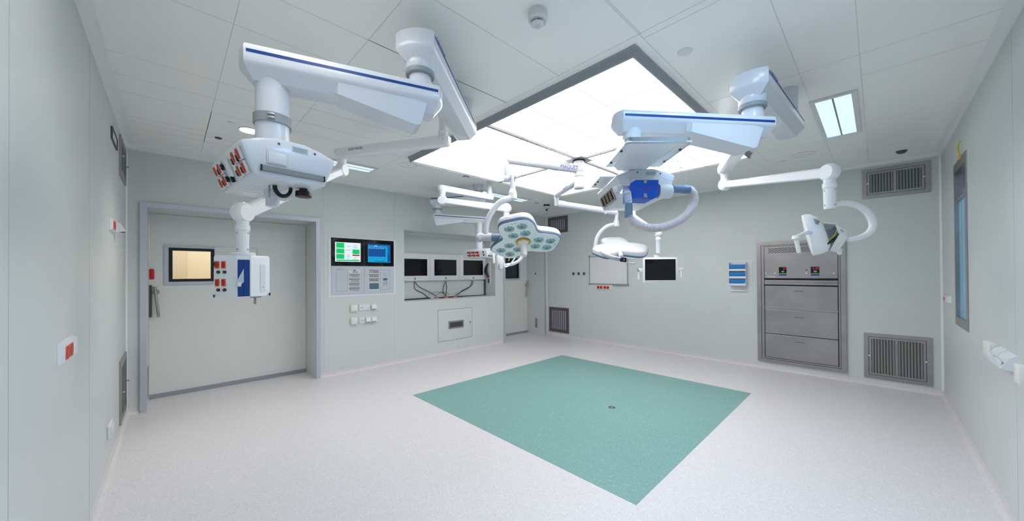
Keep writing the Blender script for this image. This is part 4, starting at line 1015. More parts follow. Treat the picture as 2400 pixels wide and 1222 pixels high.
def service_head(t, o, zt, a, h=0.13, sockets=True, gas=False, k=1.0, mid=False):
    """hexagonal-profile service head, long axis x, sockets on the -y sloped face"""
    ex = Vector((math.cos(a), math.sin(a), 0)); ey = Vector((-math.sin(a), math.cos(a), 0))
    A = basis(ex * k, ey * k, (0, 0, k), (o[0], o[1], zt - h * k))
    prof = [(-0.126, 0.0), (-0.136, 0.006), (-0.18, h - 0.008), (-0.176, h + 0.004), (-0.12, h + 0.026), (-0.05, h + 0.042), (0.05, h + 0.042), (0.12, h + 0.026), (0.176, h + 0.004), (0.18, h - 0.008), (0.136, 0.006), (0.126, 0.0)]
    hx = 0.252
    m = mb(M_WHITE, A)
    def sec(x, ins): 
        cz = h / 2; return [(x, y * (1 - ins / 0.16), cz + (z - cz) * (1 - ins / 0.09)) for y, z in prof]
    m.loft([sec(-hx, 0.010), sec(-hx + 0.004, 0.003), sec(-hx + 0.012, 0), sec(hx - 0.012, 0), sec(hx - 0.004, 0.003), sec(hx, 0.010)])
    hd = m.build('service_head', None, t, 32)
    F = A @ basis((0, 1, 0), (0, 0, 1), (1, 0, 0), (hx, 0, 0))        # front (+x) face: x'=y, y'=z
    m = mb(mat('rail_steel', sr(136, 134, 132), 0.4, 0.6) if 'rail_steel' not in MATS else MATS['rail_steel'], F); m.box(-0.112, 0.125, 0.022, 0.046, 0.0, 0.010, 0.002); m.use(M_BLACK).box(-0.116, -0.112, 0.021, 0.045, 0, 0.013); m.box(0.125, 0.129, 0.021, 0.045, 0, 0.013)
    m.build('accessory_rail', None, hd, 0)
    m = mb(M_WHITE2, F); m.box(-0.095, -0.02, 0.056, 0.115, 0.0, 0.004, 0.003); m.box(-0.090, -0.025, 0.061, 0.110, 0.004, 0.007, 0.003); m.build('relief_panel', None, hd)
    m = mb(MATS.get('type_label') or mat('type_label', sr(182, 196, 200), 0.4), F); m.box(0.0, 0.062, 0.128, 0.152, 0.0, 0.001)
    m.use(M_DGREY)
    for k in range(3):
        for q in range(8): m.box(0.005 + q * 0.0065, 0.0095 + q * 0.0065, 0.146 - k * 0.006, 0.1475 - k * 0.006, 0.001, 0.0014)
    m.build('type_label', None, hd, 0)
    m = mb(M_DGREY, F)
    for (y, z) in ((-0.05, h + 0.018), (0.09, h + 0.01)): m.at(F @ Matrix.Translation((y, z, 0))).lathe([(0.005, 0), (0.004, 0.003), (0, 0.003)], 10)
    m.build('cover_screw', None, hd)
    # sloped socket face basis: x' along -x (towards the back), y' up the slope, z' outwards
    lo_, hi_ = Vector((0, -0.136, 0.006)), Vector((0, -0.18, h - 0.008)); up_ = (hi_ - lo_); hh = up_.length; up_.normalize()
    nrm = Vector((-1, 0, 0)).cross(up_); 
    if nrm.y > 0: nrm = -nrm
    G = A @ basis((-1, 0, 0), up_, nrm, (hx, lo_.y, lo_.z))
    if mid:
        for cx_ in (0.18, 0.265, 0.35):
            for cy_ in (0.092, 0.038):
                m = mb(M_ORANGE, G); m.box(cx_ - 0.024, cx_ + 0.024, cy_ - 0.021, cy_ + 0.021, 0, 0.006, 0.003); m.use(M_RED).box(cx_ - 0.021, cx_ + 0.021, cy_ - 0.018, cy_ + 0.018, 0.006, 0.0075, 0.001); m.build('red_socket', None, hd)
                mb(M_BLACK, G @ Matrix.Translation((cx_ + 0.04, cy_, 0))).lathe([(0.012, 0), (0.011, 0.008), (0, 0.008)], 14).build('earth_stud', None, hd)
        for cy_ in (0.096, 0.045):
            mb(M_BLACK, G).box(0.052, 0.076, cy_ - 0.014, cy_ + 0.014, 0, 0.008, 0.003).build('data_port', None, hd)
    elif sockets:
        for (cx_, cy_, k) in ((0.055, 0.088, 1), (0.125, 0.088, 1), (0.055, 0.034, 1), (0.125, 0.034, 1), (0.365, 0.088, 0), (0.435, 0.088, 0), (0.365, 0.034, 0), (0.435, 0.034, 0)):
            m = mb(M_WHITE2, G); m.box(cx_ - 0.03, cx_ + 0.018, cy_ - 0.025, cy_ + 0.025, 0.0, 0.010, 0.003)
            m.use(M_ORANGE).box(cx_ - 0.013, cx_ + 0.015, cy_ - 0.021, cy_ + 0.021, 0.010, 0.012, 0.001)
            m.use(M_RED); m.at(G @ Matrix.Translation((cx_ + 0.001, cy_, 0.012)) @ Matrix.Diagonal((0.011, 0.0185, 1, 1))).lathe([(1, 0), (1, 0.002), (0, 0.002)], 18)
            m.build('red_socket', None, hd)
        for (cx_, cy_) in ((0.088, 0.078), (0.158, 0.078), (0.088, 0.030), (0.158, 0.030), (0.330, 0.088), (0.400, 0.080), (0.330, 0.034), (0.400, 0.028)):
            m = mb(M_BLACK, G @ Matrix.Translation((cx_, cy_, 0)) @ Matrix.Diagonal((0.009, 0.013, 1, 1))); m.lathe([(1, 0), (1, 0.012), (0.6, 0.012), (0.6, 0.006)], 16)
            m.use(M_STEEL2).lathe([(0.25, 0.004), (0.25, 0.014), (0, 0.014)], 10); m.build('earth_stud', None, hd)
        m = mb(M_WHITE2, G); m.box(0.225, 0.275, 0.03, 0.105, 0, 0.008, 0.003); m.build('blank_plate', None, hd)
        m = mb(M_BLACK, G); m.box(0.25, 0.268, 0.008, 0.034, 0, 0.014, 0.004); m.build('data_port', None, hd)
    # underside: recessed labels
    m = mb(M_WHITE2, A)
    for k in range(4): m.box(-0.14 + k * 0.05, -0.112 + k * 0.05, -0.10, -0.02, -0.0012, 0.0, 0.0005)
    m.use(M_GREY).box(-0.22, 0.22, 0.028, 0.0295, -0.0004, 0.001)
    m.build('underside_plate', None, hd, 0)
    if gas:
        for q_ in range(4):
            m = mb(M_STEEL2, G @ Matrix.Translation((0.17 + q_ * 0.075, 0.045, 0.0)))
            m.box(-0.028, 0.028, -0.040, 0.044, 0, 0.012, 0.004); m.use(M_BLACK).box(-0.016, 0.016, -0.030, 0.032, 0.012, 0.020, 0.002); m.use(M_YELLOW).box(-0.016, -0.011, -0.028, 0.030, 0.020, 0.0215)
            m.build('gas_outlet', None, hd)
    return hd, A, G

def pendant(label, mount, J, O, zj, zt, a, **kw):
    """zj = height of the grey pivot ring between both arms"""
    t = thing('ceiling_pendant', label, 'ceiling pendant', (mount[0], mount[1], H), 'ceiling supply pendants')
    zb1 = zj + 0.055
    ceiling_mount(t, mount, zb1 + 0.165, 0.084)
    big_arm(t, mount, J, zb1, 0.12, 0.115, h=0.162, stripe_side=(1, -1), mark=kw.get('mark'), name='upper_arm')
    h2 = kw.get('h2', 0.148); z2 = zj - 0.067 - h2
    joint_down(t, J, zb1 + 0.02, z2 + h2 + 0.017)
    big_arm(t, J, O, z2, 0.12, 0.125, w=kw.get('w2', 0.215), h=h2, stripe_side=(1, -1), cover=kw.get('cover', (0.06, 0.42)), name='lower_arm')
    column(t, O, z2 + 0.03, zt + 0.02, kw.get('cr', 0.066), kw.get('clamp'))
    hd, A, G = service_head(t, O, zt, a, sockets=kw.get('sockets', True), gas=kw.get('gas', False), k=kw.get('k', 1.0), mid=kw.get('mid', False))
    return t, hd, A, G

# --- P1: the large near pendant on the left
M1, J1, O1 = (3.351, -4.977), (4.020, -5.745), (3.797, -6.398)
t, hd, A, G = pendant('large near ceiling pendant, its white service head with red sockets facing the left door', M1, J1, O1, 2.633, 2.067, 0.108, clamp=2.262, mark=(1, 1.05), cover=(0.0, 0.44))
U = A @ Matrix.Rotation(PI, 4, 'X')      # looking up at the underside: local z points down
m = mb(M_WHITE, U); m.lathe([(0.034, 0), (0.034, 0.035), (0.028, 0.037), (0.028, 0.075), (0.024, 0.078)], 28); m.build('column_end', None, hd)
m = mb(M_BLACK, A @ Matrix.Translation((0.12, 0.005, 0)))
m.sweep([(0.0, -0.032 * math.cos(PI * i / 12), -0.002 - 0.042 * math.sin(PI * i / 12)) for i in range(13)], 0.0075, 10, flat=1.3); m.build('cable_hook', None, hd)
m = mb(M_BLACK, A @ Matrix.Translation((0.135, 0.085, 0)) @ Matrix.Rotation(PI, 4, 'X') @ Matrix.Scale(0.85, 4)); m.lathe([(0.02, 0), (0.02, 0.012), (0.038, 0.014), (0.040, 0.022), (0.040, 0.042), (0.036, 0.045), (0.03, 0.045)], 32)
m.use(M_DRED).lathe([(0.03, 0.044), (0.018, 0.0452), (0, 0.0452)], 24); m.build('release_knob', None, hd)
m = mb(M_STEEL2, A); m.box(0.095, 0.102, -0.045, -0.038, -0.055, 0.0, 0.001); m.build('bracket', None, hd)

# --- P2: right of centre, carries instrument shelves
M2, J2, O2 = (5.290, -3.180), (5.250, -4.085), (4.753, -4.724)
t2, hd2, A2, G2 = pendant('right-hand ceiling pendant with steel-edged shelves and a breathing device', M2, J2, O2, 2.570, 2.070, -0.77, k=0.9, cr=0.054, h2=0.122, w2=0.180, gas=True, sockets=False, mark=(1, 0.93), cover=(0.02, 0.50))
def tray(A, x0, x1, y0, y1, z, parent, name='instrument_shelf'):
    s = mb(M_FACE, A).box(x0, x1, y0, y1, z, z + 0.008, 0.002).build(name, None, parent, 0)
    m = mb(M_FACE, A)
    m.loft([[(x0 + 0.02, y0 + 0.05, z), (x1 - 0.03, y0 + 0.03, z), (x1 - 0.03, y1 - 0.05, z), (x0 + 0.02, y1 - 0.07, z)], [(x0 + 0.03, y0 + 0.07, z - 0.03), (x1 - 0.10, y0 + 0.05, z - 0.012), (x1 - 0.10, y1 - 0.08, z - 0.012), (x0 + 0.03, y1 - 0.10, z - 0.03)]])
    m.build('support_web', None, s, 25)
    r_ = 0.03; pts = [(x0, y0, z + 0.012), (x1 - r_, y0, z + 0.012)]
    pts += [(x1 - r_ + r_ * math.sin(q), y0 + r_ - r_ * math.cos(q), z + 0.012) for q in [PI / 2 * i / 5 for i in range(1, 6)]]
    pts += [(x1 - r_ + r_ * math.cos(q), y1 - r_ + r_ * math.sin(q), z + 0.012) for q in [PI / 2 * i / 5 for i in range(0, 6)]]
    pts += [(x0, y1, z + 0.012)]
    m = mb(M_CHROME, A); h2 = 0.015; n = len(pts)
    outer = [[(p[0], p[1], z + 0.012 - h2), (p[0], p[1], z + 0.012 + h2)] for p in pts]
    ctr = Vector(((x0 + x1) / 2, (y0 + y1) / 2, 0))
    secs = []
    for p in pts:
        q = Vector(p); d = (ctr - q); d.z = 0; d.normalize(); i_ = q + d * 0.006
        secs.append([(p[0], p[1], p[2] - h2), (p[0], p[1], p[2] + h2), (i_.x, i_.y, p[2] + h2), (i_.x, i_.y, p[2] - h2)])
    m.loft(secs); m.build('steel_edge_rail', None, s, 25)
    m = mb(M_DGREY, A)
    for (x, y) in ((x0 + 0.10, y0 + 0.012), (x1 - 0.12, y0 + 0.012), (x0 + 0.12, y1 - 0.015), (x1 - 0.10, y1 - 0.015)): m.at(A @ Matrix.Translation((x, y, z))).lathe([(0.007, -0.008), (0.007, 0)], 10)
    m.build('shelf_bolt', None, s)
    return s
tray(A2, 0.20, 0.62, -0.235, 0.10, 0.195, t2)
tray(A2 @ Matrix.Rotation(PI, 4, 'Z'), 0.06, 0.36, -0.175, 0.205, 0.205, t2)

# --- P3: far pendant
M3, J3, O3 = (1.200, -3.104), (0.524, -3.460), (0.760, -2.745)
t3, hd3, A3, G3 = pendant('far ceiling pendant whose low white service head shows red sockets before the niche', M3, J3, O3, 2.63, 1.945, 0.35, cr=0.060, h2=0.125, w2=0.19, mark=(1, 0.82), mid=True, cover=(-0.06, 0.44))

BW = M_BOOM
# ---------------------------------------------------------------- monitor booms
def thin_boom(t, p, J, zb, w=0.10, h=0.085, r=0.039, mark=None, ball=0.068):
    T_ = Matrix.Translation((p[0], p[1], 0))
    mb(BW, T_).lathe([(r * 1.25, H), (r * 1.2, H - 0.02), (r, H - 0.03), (r, zb + h + 0.05), (r * 1.12, zb + h + 0.045), (r * 1.12, zb + h + 0.02), (r, zb + h + 0.015), (r, zb + h - 0.01)], 28).build('ceiling_tube', None, t)
    A = along(Vector((J[0] - p[0], J[1] - p[1], 0)), (p[0], p[1], zb)); L = (Vector(J) - Vector(p)).length
    def plan(ins, z):
        x0, x1, hw = -0.07 + ins, L + 0.07 - ins, w / 2 - ins
        return [(x1 - 0.03, -hw, z), (x1 - 0.006, -hw * 0.6, z), (x1, 0, z), (x1 - 0.006, hw * 0.6, z), (x1 - 0.03, hw, z), (x0 + 0.03, hw, z), (x0 + 0.006, hw * 0.6, z), (x0, 0, z), (x0 + 0.006, -hw * 0.6, z), (x0 + 0.03, -hw, z)]
    arm = mb(BW, A).loft([plan(0.016, 0), plan(0.012, 0.002), plan(0, 0.03), plan(0, h - 0.008), plan(0.008, h)]).build('boom_arm', None, t, 30)
    if mark:
        s, x = mark
        Mk = A @ (basis((-1, 0, 0), (0, 0, 1), (0, 1, 0), (x, w / 2 + 0.001, 0.044)) if s > 0 else basis((1, 0, 0), (0, 0, 1), (0, -1, 0), (x, -w / 2 - 0.001, 0.044)))
        skytron_mark(Mk, 0.030, arm)
    m = mb(M_BLACK, A)
    for x in (-0.02, L + 0.04):
        for s in (1, -1): m.box(x - 0.003, x + 0.003, s * w / 2 - 0.001, s * w / 2 + 0.001, 0.045, 0.051)
    m.build('plug_screw', None, arm, 0)
    T2 = Matrix.Translation((J[0], J[1], 0))
    mb(BW, T2).lathe([(r * 1.2, zb + 0.01), (r * 1.2, zb - 0.018), (r * 1.08, zb - 0.022), (r * 1.08, zb - 0.075), (r * 0.95, zb - 0.10)], 28).build('pivot_tube', None, t)
    return Vector((J[0], J[1], zb - 0.075 - ball * 0.7))
def knuckle(t, c, d, r, w, name='knuckle_joint'):
    """disc-shaped knuckle; its axis is horizontal and square to the arm"""
    ax = Vector((0, 0, 1)).cross(Vector((d.x, d.y, 0)).normalized())
    A = basis(Vector((d.x, d.y, 0)).normalized(), Vector((0, 0, 1)), ax, c)
    return mb(BW, A).lathe([(r * 0.80, -w / 2 - 0.008), (r * 0.9, -w / 2), (r, -w / 2 + 0.012), (r, w / 2 - 0.012), (r * 0.9, w / 2), (r * 0.80, w / 2 + 0.008)], 36).build(name, None, t)
def spring_arm(t, c0, c1, h0, h1, w, kr0=0.068, kr1=0.068):
    d = c1 - c0; A = along(d, c0); L = d.length
    k0 = knuckle(t, c0, d, kr0, w * 0.9); k1 = knuckle(t, c1, d, kr1, w * 0.9)
    def s(x, h, ww): return [(x, -ww / 2, -h / 2), (x, -ww / 2, h * 0.3), (x, -ww * 0.38, h / 2), (x, ww * 0.38, h / 2), (x, ww / 2, h * 0.3), (x, ww / 2, -h / 2), (x, ww * 0.42, -h * 0.6), (x, -ww * 0.42, -h * 0.6)]
    a = mb(BW, A).loft([s(0.0, h0, w), s(L * 0.15, h0, w), s(L * 0.85, h1, w), s(L, h1, w)]).build('spring_arm', None, t, 30)
    m = mb(M_BLACK, A)
    for sgn in (1, -1):
        m.box(-0.02, -0.016, sgn * w / 2 - 0.001, sgn * w / 2 + 0.001, -0.003, 0.003)
    m.build('adjusting_screw', None, a, 0)
    return a
def drop_tube(t, p, z0, z1, r, collar=True):
    T_ = Matrix.Translation((p[0], p[1], 0)); L = z0 - z1
    pr = [(r, z0), (r, z0 - L * 0.22)] + ([(r * 1.16, z0 - L * 0.23), (r * 1.16, z0 - L * 0.36), (r * 1.02, z0 - L * 0.38)] if collar else []) + [(r * 0.98, z1 + 0.02), (r * 0.9, z1)]
    c = mb(BW, T_).lathe(pr, 30).build('drop_tube', None, t)
    a = math.atan2(CAM.y - p[1], CAM.x - p[0])
    for da in (-0.9, 0.9):
        for zz in (z0 - L * 0.44, z1 + L * 0.12):
            m = mb(M_STEEL2); m.at(T_ @ Matrix.Rotation(a + da, 4, 'Z') @ basis((0, 1, 0), (0, 0, 1), (1, 0, 0), (r * 0.97, 0, zz))).lathe([(0.006, 0), (0.005, 0.004), (0, 0.004)], 10); m.build('grub_screw', None, c)
    return c

# boom 1: from beside P1, ends in the blue-and-white socket column box
t = thing('ceiling_boom', 'slim lettered boom arm carrying the small blue-striped socket box in front of the left door', 'ceiling boom', (3.04, -4.965, H), 'slim ceiling booms')
c0 = thin_boom(t, (3.04, -4.965), (2.073, -5.521), 2.70, mark=(-1, 0.86) if False else (1, 0.98))
c1 = at(568.5, 498.7, 2.42)
spring_arm(t, c0, c1, 0.06, 0.075, 0.075, 0.066, 0.070)
ztop = at(568, 600, 2.42).z; zbot = at(568, 695, 2.42).z
drop_tube(t, (c1.x, c1.y), c1.z - 0.03, ztop + 0.012, 0.037)
fwd = Vector((CAM.x - c1.x, CAM.y - c1.y, 0)).normalized()
fwd = (Matrix.Rotation(0.06, 3, 'Z') @ fwd)
BX = basis(Vector((0, 0, 1)).cross(fwd), (0, 0, 1), fwd, (c1.x, c1.y, zbot)); hb = ztop - zbot
mb(BW, Matrix.Translation((c1.x, c1.y, ztop))).lathe([(0.073, 0.002), (0.073, 0.018), (0.068, 0.022), (0.04, 0.022)], 32).build('flange', None, t)
pl = [(-0.146, -0.11), (0.146, -0.11), (0.150, 0.015), (0.075, 0.075), (0.045, 0.090), (0.040, 0.095), (-0.040, 0.095), (-0.045, 0.090), (-0.075, 0.075), (-0.150, 0.015)]
def lay(y, s): return [(x * s, y, z * s) for x, z in pl]
hx_ = mb(BW, BX).loft([lay(0, 0.985), lay(0.003, 1.0), lay(hb - 0.014, 1.0), lay(hb, 0.965)]).build('socket_box', None, t, 20)
m = mb(M_BLUE, BX); m.box(-0.032, 0.032, 0.004, hb - 0.03, 0.090, 0.098); m.use(mat('stripe_blue_dark', sr(4, 44, 108), 0.4)).box(-0.0015, 0.0015, 0.004, hb - 0.03, 0.098, 0.0985); m.build('blue_panel', None, hx_, 0)
m = mb(M_FILM, BX); m.loft([[(-0.04, 0.085, 0.1), (0.0, 0.19, 0.1), (0.0, 0.10, 0.1), (-0.03, 0.065, 0.1)], [(-0.045, 0.09, 0.112), (-0.002, 0.185, 0.103), (0.0, 0.10, 0.106), (-0.03, 0.07, 0.115)]]); m.use(M_WHITE2).box(-0.034, -0.014, 0.07, 0.10, 0.1, 0.114, 0.004); m.build('torn_film', None, hx_, 0)
sd = Vector((-0.07 + 0.150, 0, 0.082 - 0.02)); 
def side_face(sgn):
    a_, b_ = Vector((sgn * 0.150, 0, 0.015)), Vector((sgn * 0.075, 0, 0.075))
    xdir = ((b_ - a_) * (1 if sgn < 0 else -1)).normalized(); n_ = xdir.cross(Vector((0, 1, 0)))
    org = a_ if sgn < 0 else b_
    return BX @ basis(xdir, (0, 1, 0), n_, org)
SF = side_face(-1)
for (px_, pz_) in ((0.022, hb * 0.77), (0.062, hb * 0.77), (0.022, hb * 0.35), (0.062, hb * 0.35)):
    m = mb(M_ORANGE, SF); m.box(px_ - 0.0135, px_ + 0.0135, pz_ - 0.024, pz_ + 0.024, 0.001, 0.004, 0.001)
    m.use(M_RED); m.at(SF @ Matrix.Translation((px_, pz_, 0.004)) @ Matrix.Diagonal((0.011, 0.020, 1, 1))).lathe([(1, 0), (1, 0.002), (0, 0.002)], 18)
    m.build('red_socket', None, hx_)
    m = mb(M_BLACK, SF @ Matrix.Translation((px_ + 0.008, pz_ - 0.048, 0))); m.lathe([(0.010, 0), (0.010, 0.008), (0.006, 0.008)], 16); m.use(M_STEEL2).lathe([(0.003, 0.004), (0.003, 0.01), (0, 0.01)], 8); m.build('earth_stud', None, hx_)
m = mb(M_WHITE2, side_face(1)); m.box(0.02, 0.06, 0.03, hb - 0.06, 0, 0.003, 0.001); m.use(M_DGREY).box(0.035, 0.05, 0.06, 0.063, 0.003, 0.0035); m.build('blank_panel', None, hx_, 0)
m = mb(M_BLACK, BX)
for (x, y0, y1) in ((-0.152, 0.20, 0.235), (-0.152, 0.0, 0.02), (0.15, 0.0, 0.02)): m.box(x - 0.002, x + 0.004, y0, y1, 0.015, 0.03, 0.001)
m.build('corner_grip', None, hx_, 0)
m = mb(M_STEEL, BX); m.box(0.04, 0.10, -0.010, 0.0, -0.02, 0.05, 0.002); m.tube((0.066, -0.008, 0.02), (0.066, -0.055, 0.02), 0.0075); m.build('bottom_bracket', None, hx_)

# boom 2: from beside P2, spring arm and C-shaped yoke with the opened lamp head
def open_head_boom(label, p, J, zb, c1, r_drop, ztube, cpts, sc, O, mark=None, kr=0.068):
    t = thing('ceiling_boom', label, 'ceiling boom', (p[0], p[1], H), 'slim ceiling booms')
    c0 = thin_boom(t, p, J, zb, mark=mark, w=0.135)
    spring_arm(t, c0, c1, 0.062, 0.072, 0.075, kr, kr)
    drop_tube(t, (c1.x, c1.y), c1.z - 0.03, ztube, r_drop)
    m = mb(BW); pts = smooth_path(cpts, 7); n = len(pts)
    m.sweep(pts, [0.018 + 0.008 * math.sin(PI * min(1, i / (n - 1) * 1.0)) for i in range(n)], 18); m.build('c_yoke', None, t)
    return t
p2t, jt = (5.091, -3.417), on_z(1699, 398, 2.66)
cc = at(1944, 404, 2.80)
dd_ = 2.80
def P2(u, v, dz=0.0): return at(u, v, dd_ + dz)
t = open_head_boom('ceiling boom at the right ending in a curved yoke with an opened white lamp head', p2t, jt, 2.62, cc, 0.040, P2(1944, 491).z,
                   [P2(1950, 481), P2(1962, 479), P2(1985, 477), P2(2010, 483), P2(2032, 497), P2(2044, 516), P2(2045, 534), P2(2034, 548), P2(2012, 558), P2(1988, 562)], 1, None)
def open_head(t, Pf, s):
    """shell seen edge-on, bracket box with bare wiring, side handle. Pf(u, v, depth offset) -> point, s = metres per pixel"""
    # shell: rim plane on the left, bulging right/back
    rimA, rimB = Pf(1880, 505), Pf(1906, 598)
    axis = (rimB - rimA)
    view = (Pf(1920, 550) - CAM).normalized()
    m = mb(BW, Matrix.Identity(4)); secs = []
    xd = axis.normalized(); zd = (view - xd * view.dot(xd)).normalized(); yd = zd.cross(xd)
    if yd.dot(RT) < 0: yd = -yd
    tw = Matrix.Rotation(math.radians(-4), 3, xd); zd = tw @ zd; yd = tw @ yd
    for (tt, bul) in ((0.0, 0.30), (0.02, 0.45), (0.12, 0.78), (0.32, 0.96), (0.5, 1.0), (0.7, 1.04), (0.86, 1.02), (0.965, 0.86), (1.0, 0.55)):
        hw = 0.12 * math.sqrt(max(0.02, 1 - (2 * tt - 1) ** 2)) + 0.03
        c = rimA + axis * tt; B = 44 * s * 0.75 * bul
        ring_ = [(0.0, -1), (0.35, -0.97), (0.72, -0.78), (0.94, -0.4), (1.0, 0), (0.94, 0.4), (0.72, 0.78), (0.35, 0.97), (0.0, 1), (-0.06, 0.9), (-0.06, 0), (-0.06, -0.9)]
        secs.append([c + yd * (B * a) + zd * (hw * b) for a, b in ring_])
    m.loft(secs); sh = m.build('lamp_shell', None, t, 40)
    m = mb(M_DGREY)
    for k in range(4):
        a = Pf(1907 + k * 1.5, 513.5 + k * 3.4, -0.14); b2 = Pf(1921 + k * 0.5, 520 + k * 3.2, -0.10)
        m.sweep([a, (a + b2) / 2 + vec(0, 0, -0.006), b2], 0.0022, 6)
    m.build('cooling_slots', None, sh)
    # handle bar and sterile handle
    m = mb(M_WHITE2); m.sweep([Pf(1912, 546, -0.10), Pf(1892, 545, -0.12), Pf(1868, 553, -0.13)], [0.028, 0.018, 0.007], 12, flat=0.8); hb_ = m.build('handle_bracket', None, t)
    m = mb(M_CREAM); a, b2 = Pf(1865, 556, -0.13), Pf(1872, 590, -0.13); d_ = (b2 - a)
    m.tube(a - d_ * 0.12, a + d_ * 0.05, 5.5 * s, 7.5 * s); m.tube(a + d_ * 0.05, a + d_ * 0.1, 8.2 * s, 8.2 * s); m.tube(a + d_ * 0.1, b2, 4.6 * s, 4.0 * s); m.ball(b2, 4.0 * s, 14); m.build('sterile_handle', None, hb_)
    # open yoke box: two flanges, web, inside fittings
    def plate(q, mt, th=0.006, name='bracket_plate', par=t):
        nn = (q[1] - q[0]).cross(q[2] - q[0]).normalized() * th
        mm = mb(mt); mm.loft([[p for p in q], [p + nn for p in q]]); return mm.build(name, None, par, 0)
    plate([Pf(1968, 546, -0.1), Pf(1985, 556, -0.06), Pf(1984, 562, 0.0), Pf(1963, 593, 0.04), Pf(1945, 588, -0.04)], BW, 0.01)
    plate([Pf(1962, 527, -0.1), Pf(1983, 540, -0.03), Pf(1986, 556, -0.03), Pf(1968, 546, -0.1)], BW, 0.01)
    plate([Pf(1929, 523, -0.1), Pf(1962, 527, -0.1), Pf(1960, 536, -0.02), Pf(1930, 530, 0.02)], M_WHITE2, 0.008)
    plate([Pf(1924, 528, 0.06), Pf(1964, 532, 0.06), Pf(1970, 560, 0.06), Pf(1945, 588, 0.06), Pf(1928, 570, 0.06)], M_GREY, 0.01, 'inner_plate')
    plate([Pf(1930, 544, -0.04), Pf(1962, 536, -0.04), Pf(1966, 547, -0.03), Pf(1937, 556, -0.03)], mat('inner_block', sr(150, 148, 164), 0.4) if 'inner_block' not in MATS else MATS['inner_block'], 0.03, 'inner_block')
    plate([Pf(1922, 528, -0.10), Pf(1931, 532, -0.10), Pf(1941, 574, -0.10), Pf(1934, 573, -0.10), Pf(1927, 556, -0.10)], M_WHITE2, 0.02, 'pivot_plate')
    m = mb(M_STEEL2)
    for (u, v) in ((1972, 540), (1976, 543), (1929, 536), (1933, 539)): m.ball(Pf(u, v, -0.105), 0.006, 8)
    m.build('screw_head', None, t)
    m = mb(M_WIREY); m.sweep(smooth_path([Pf(1962, 531, -0.07), Pf(1960, 543, -0.1), Pf(1952, 556, -0.11), Pf(1940, 566, -0.1)]), 0.0028, 7)
    m.sweep(smooth_path([Pf(1928, 551, -0.13), Pf(1931, 558, -0.135), Pf(1939, 566, -0.12)]), 0.0022, 7); m.build('earth_wire', None, t)
    m = mb(M_BLACK); m.sweep(smooth_path([Pf(1966, 549, -0.08), Pf(1956, 558, -0.11), Pf(1947, 565, -0.11), Pf(1939, 573, -0.12)]), 0.006, 8)
    m.sweep(smooth_path([Pf(1964, 553, -0.08), Pf(1950, 568, -0.08), Pf(1940, 571, -0.1)]), 0.005, 8); m.build('wire_loom', None, t)
    m = mb(M_CREAM); a, b2 = Pf(1968, 584, 0.06), Pf(1968, 594, 0.06); m.tube(a, b2, 5 * s, 4.2 * s); m.ball(b2, 4.2 * s, 12); m.build('rear_handle', None, t)
open_head(t, P2, 2.80 / FPX)

BW = M_WHITE  # greyer white than the other booms, colour offsets the panel's strong light
# boom 3: far boom beside P3, its head mostly behind the big lamp
p3t = (1.511, -3.127); j3 = (1.496, -3.984)
c3 = at(1187, 489, 4.97)
t = thing('ceiling_boom', 'far slim ceiling boom with spring arm disappearing behind the large surgical lamp', 'ceiling boom', (p3t[0], p3t[1], H), 'slim ceiling booms')
c0 = thin_boom(t, p3t, j3, 2.70, mark=(-1, 0.60), w=0.11)
spring_arm(t, c0, c3, 0.07, 0.085, 0.085, 0.07, 0.07)
drop_tube(t, (c3.x, c3.y), c3.z - 0.03, at(1188, 560, 4.97).z, 0.042)
def P3(u, v, dz=0.0): return at(u, v, 4.97 + dz)
m = mb(BW); m.sweep(smooth_path([P3(1190, 556), P3(1215, 560), P3(1228, 580), P3(1222, 605), P3(1205, 618), P3(1185, 622)]), 0.024, 14); m.build('c_yoke', None, t)
m = mb(BW, basis(RT, UP, -FW, P3(1174, 612))); m.box(-0.055, 0.04, -0.12, 0.10, -0.08, 0.06, 0.02)
hd_ = m.build('lamp_shell', None, t)
m = mb(M_STEEL, basis(RT, UP, -FW, P3(1170, 622))); m.box(-0.006, 0.006, -0.07, 0.02, 0.055, 0.075, 0.003); m.build('hinge', None, hd_)
m = mb(M_WIREY); m.sweep(smooth_path([P3(1192, 600), P3(1194, 606), P3(1192, 612)]), 0.005, 6); m.build('earth_wire', None, hd_)
m = mb(M_WHITE2); m.sweep(smooth_path([P3(1180, 612, -0.05), P3(1184, 626, -0.05), P3(1196, 620, -0.05), P3(1208, 603, -0.05)]), 0.010, 10); m.build('loop_handle', None, hd_)
m = mb(M_CREAM); a, b2 = P3(1157, 590, -0.1), P3(1157.5, 616, -0.1); m.tube(a, b2, 0.018, 0.015); m.ball(b2, 0.015, 12); m.build('sterile_handle', None, hd_)

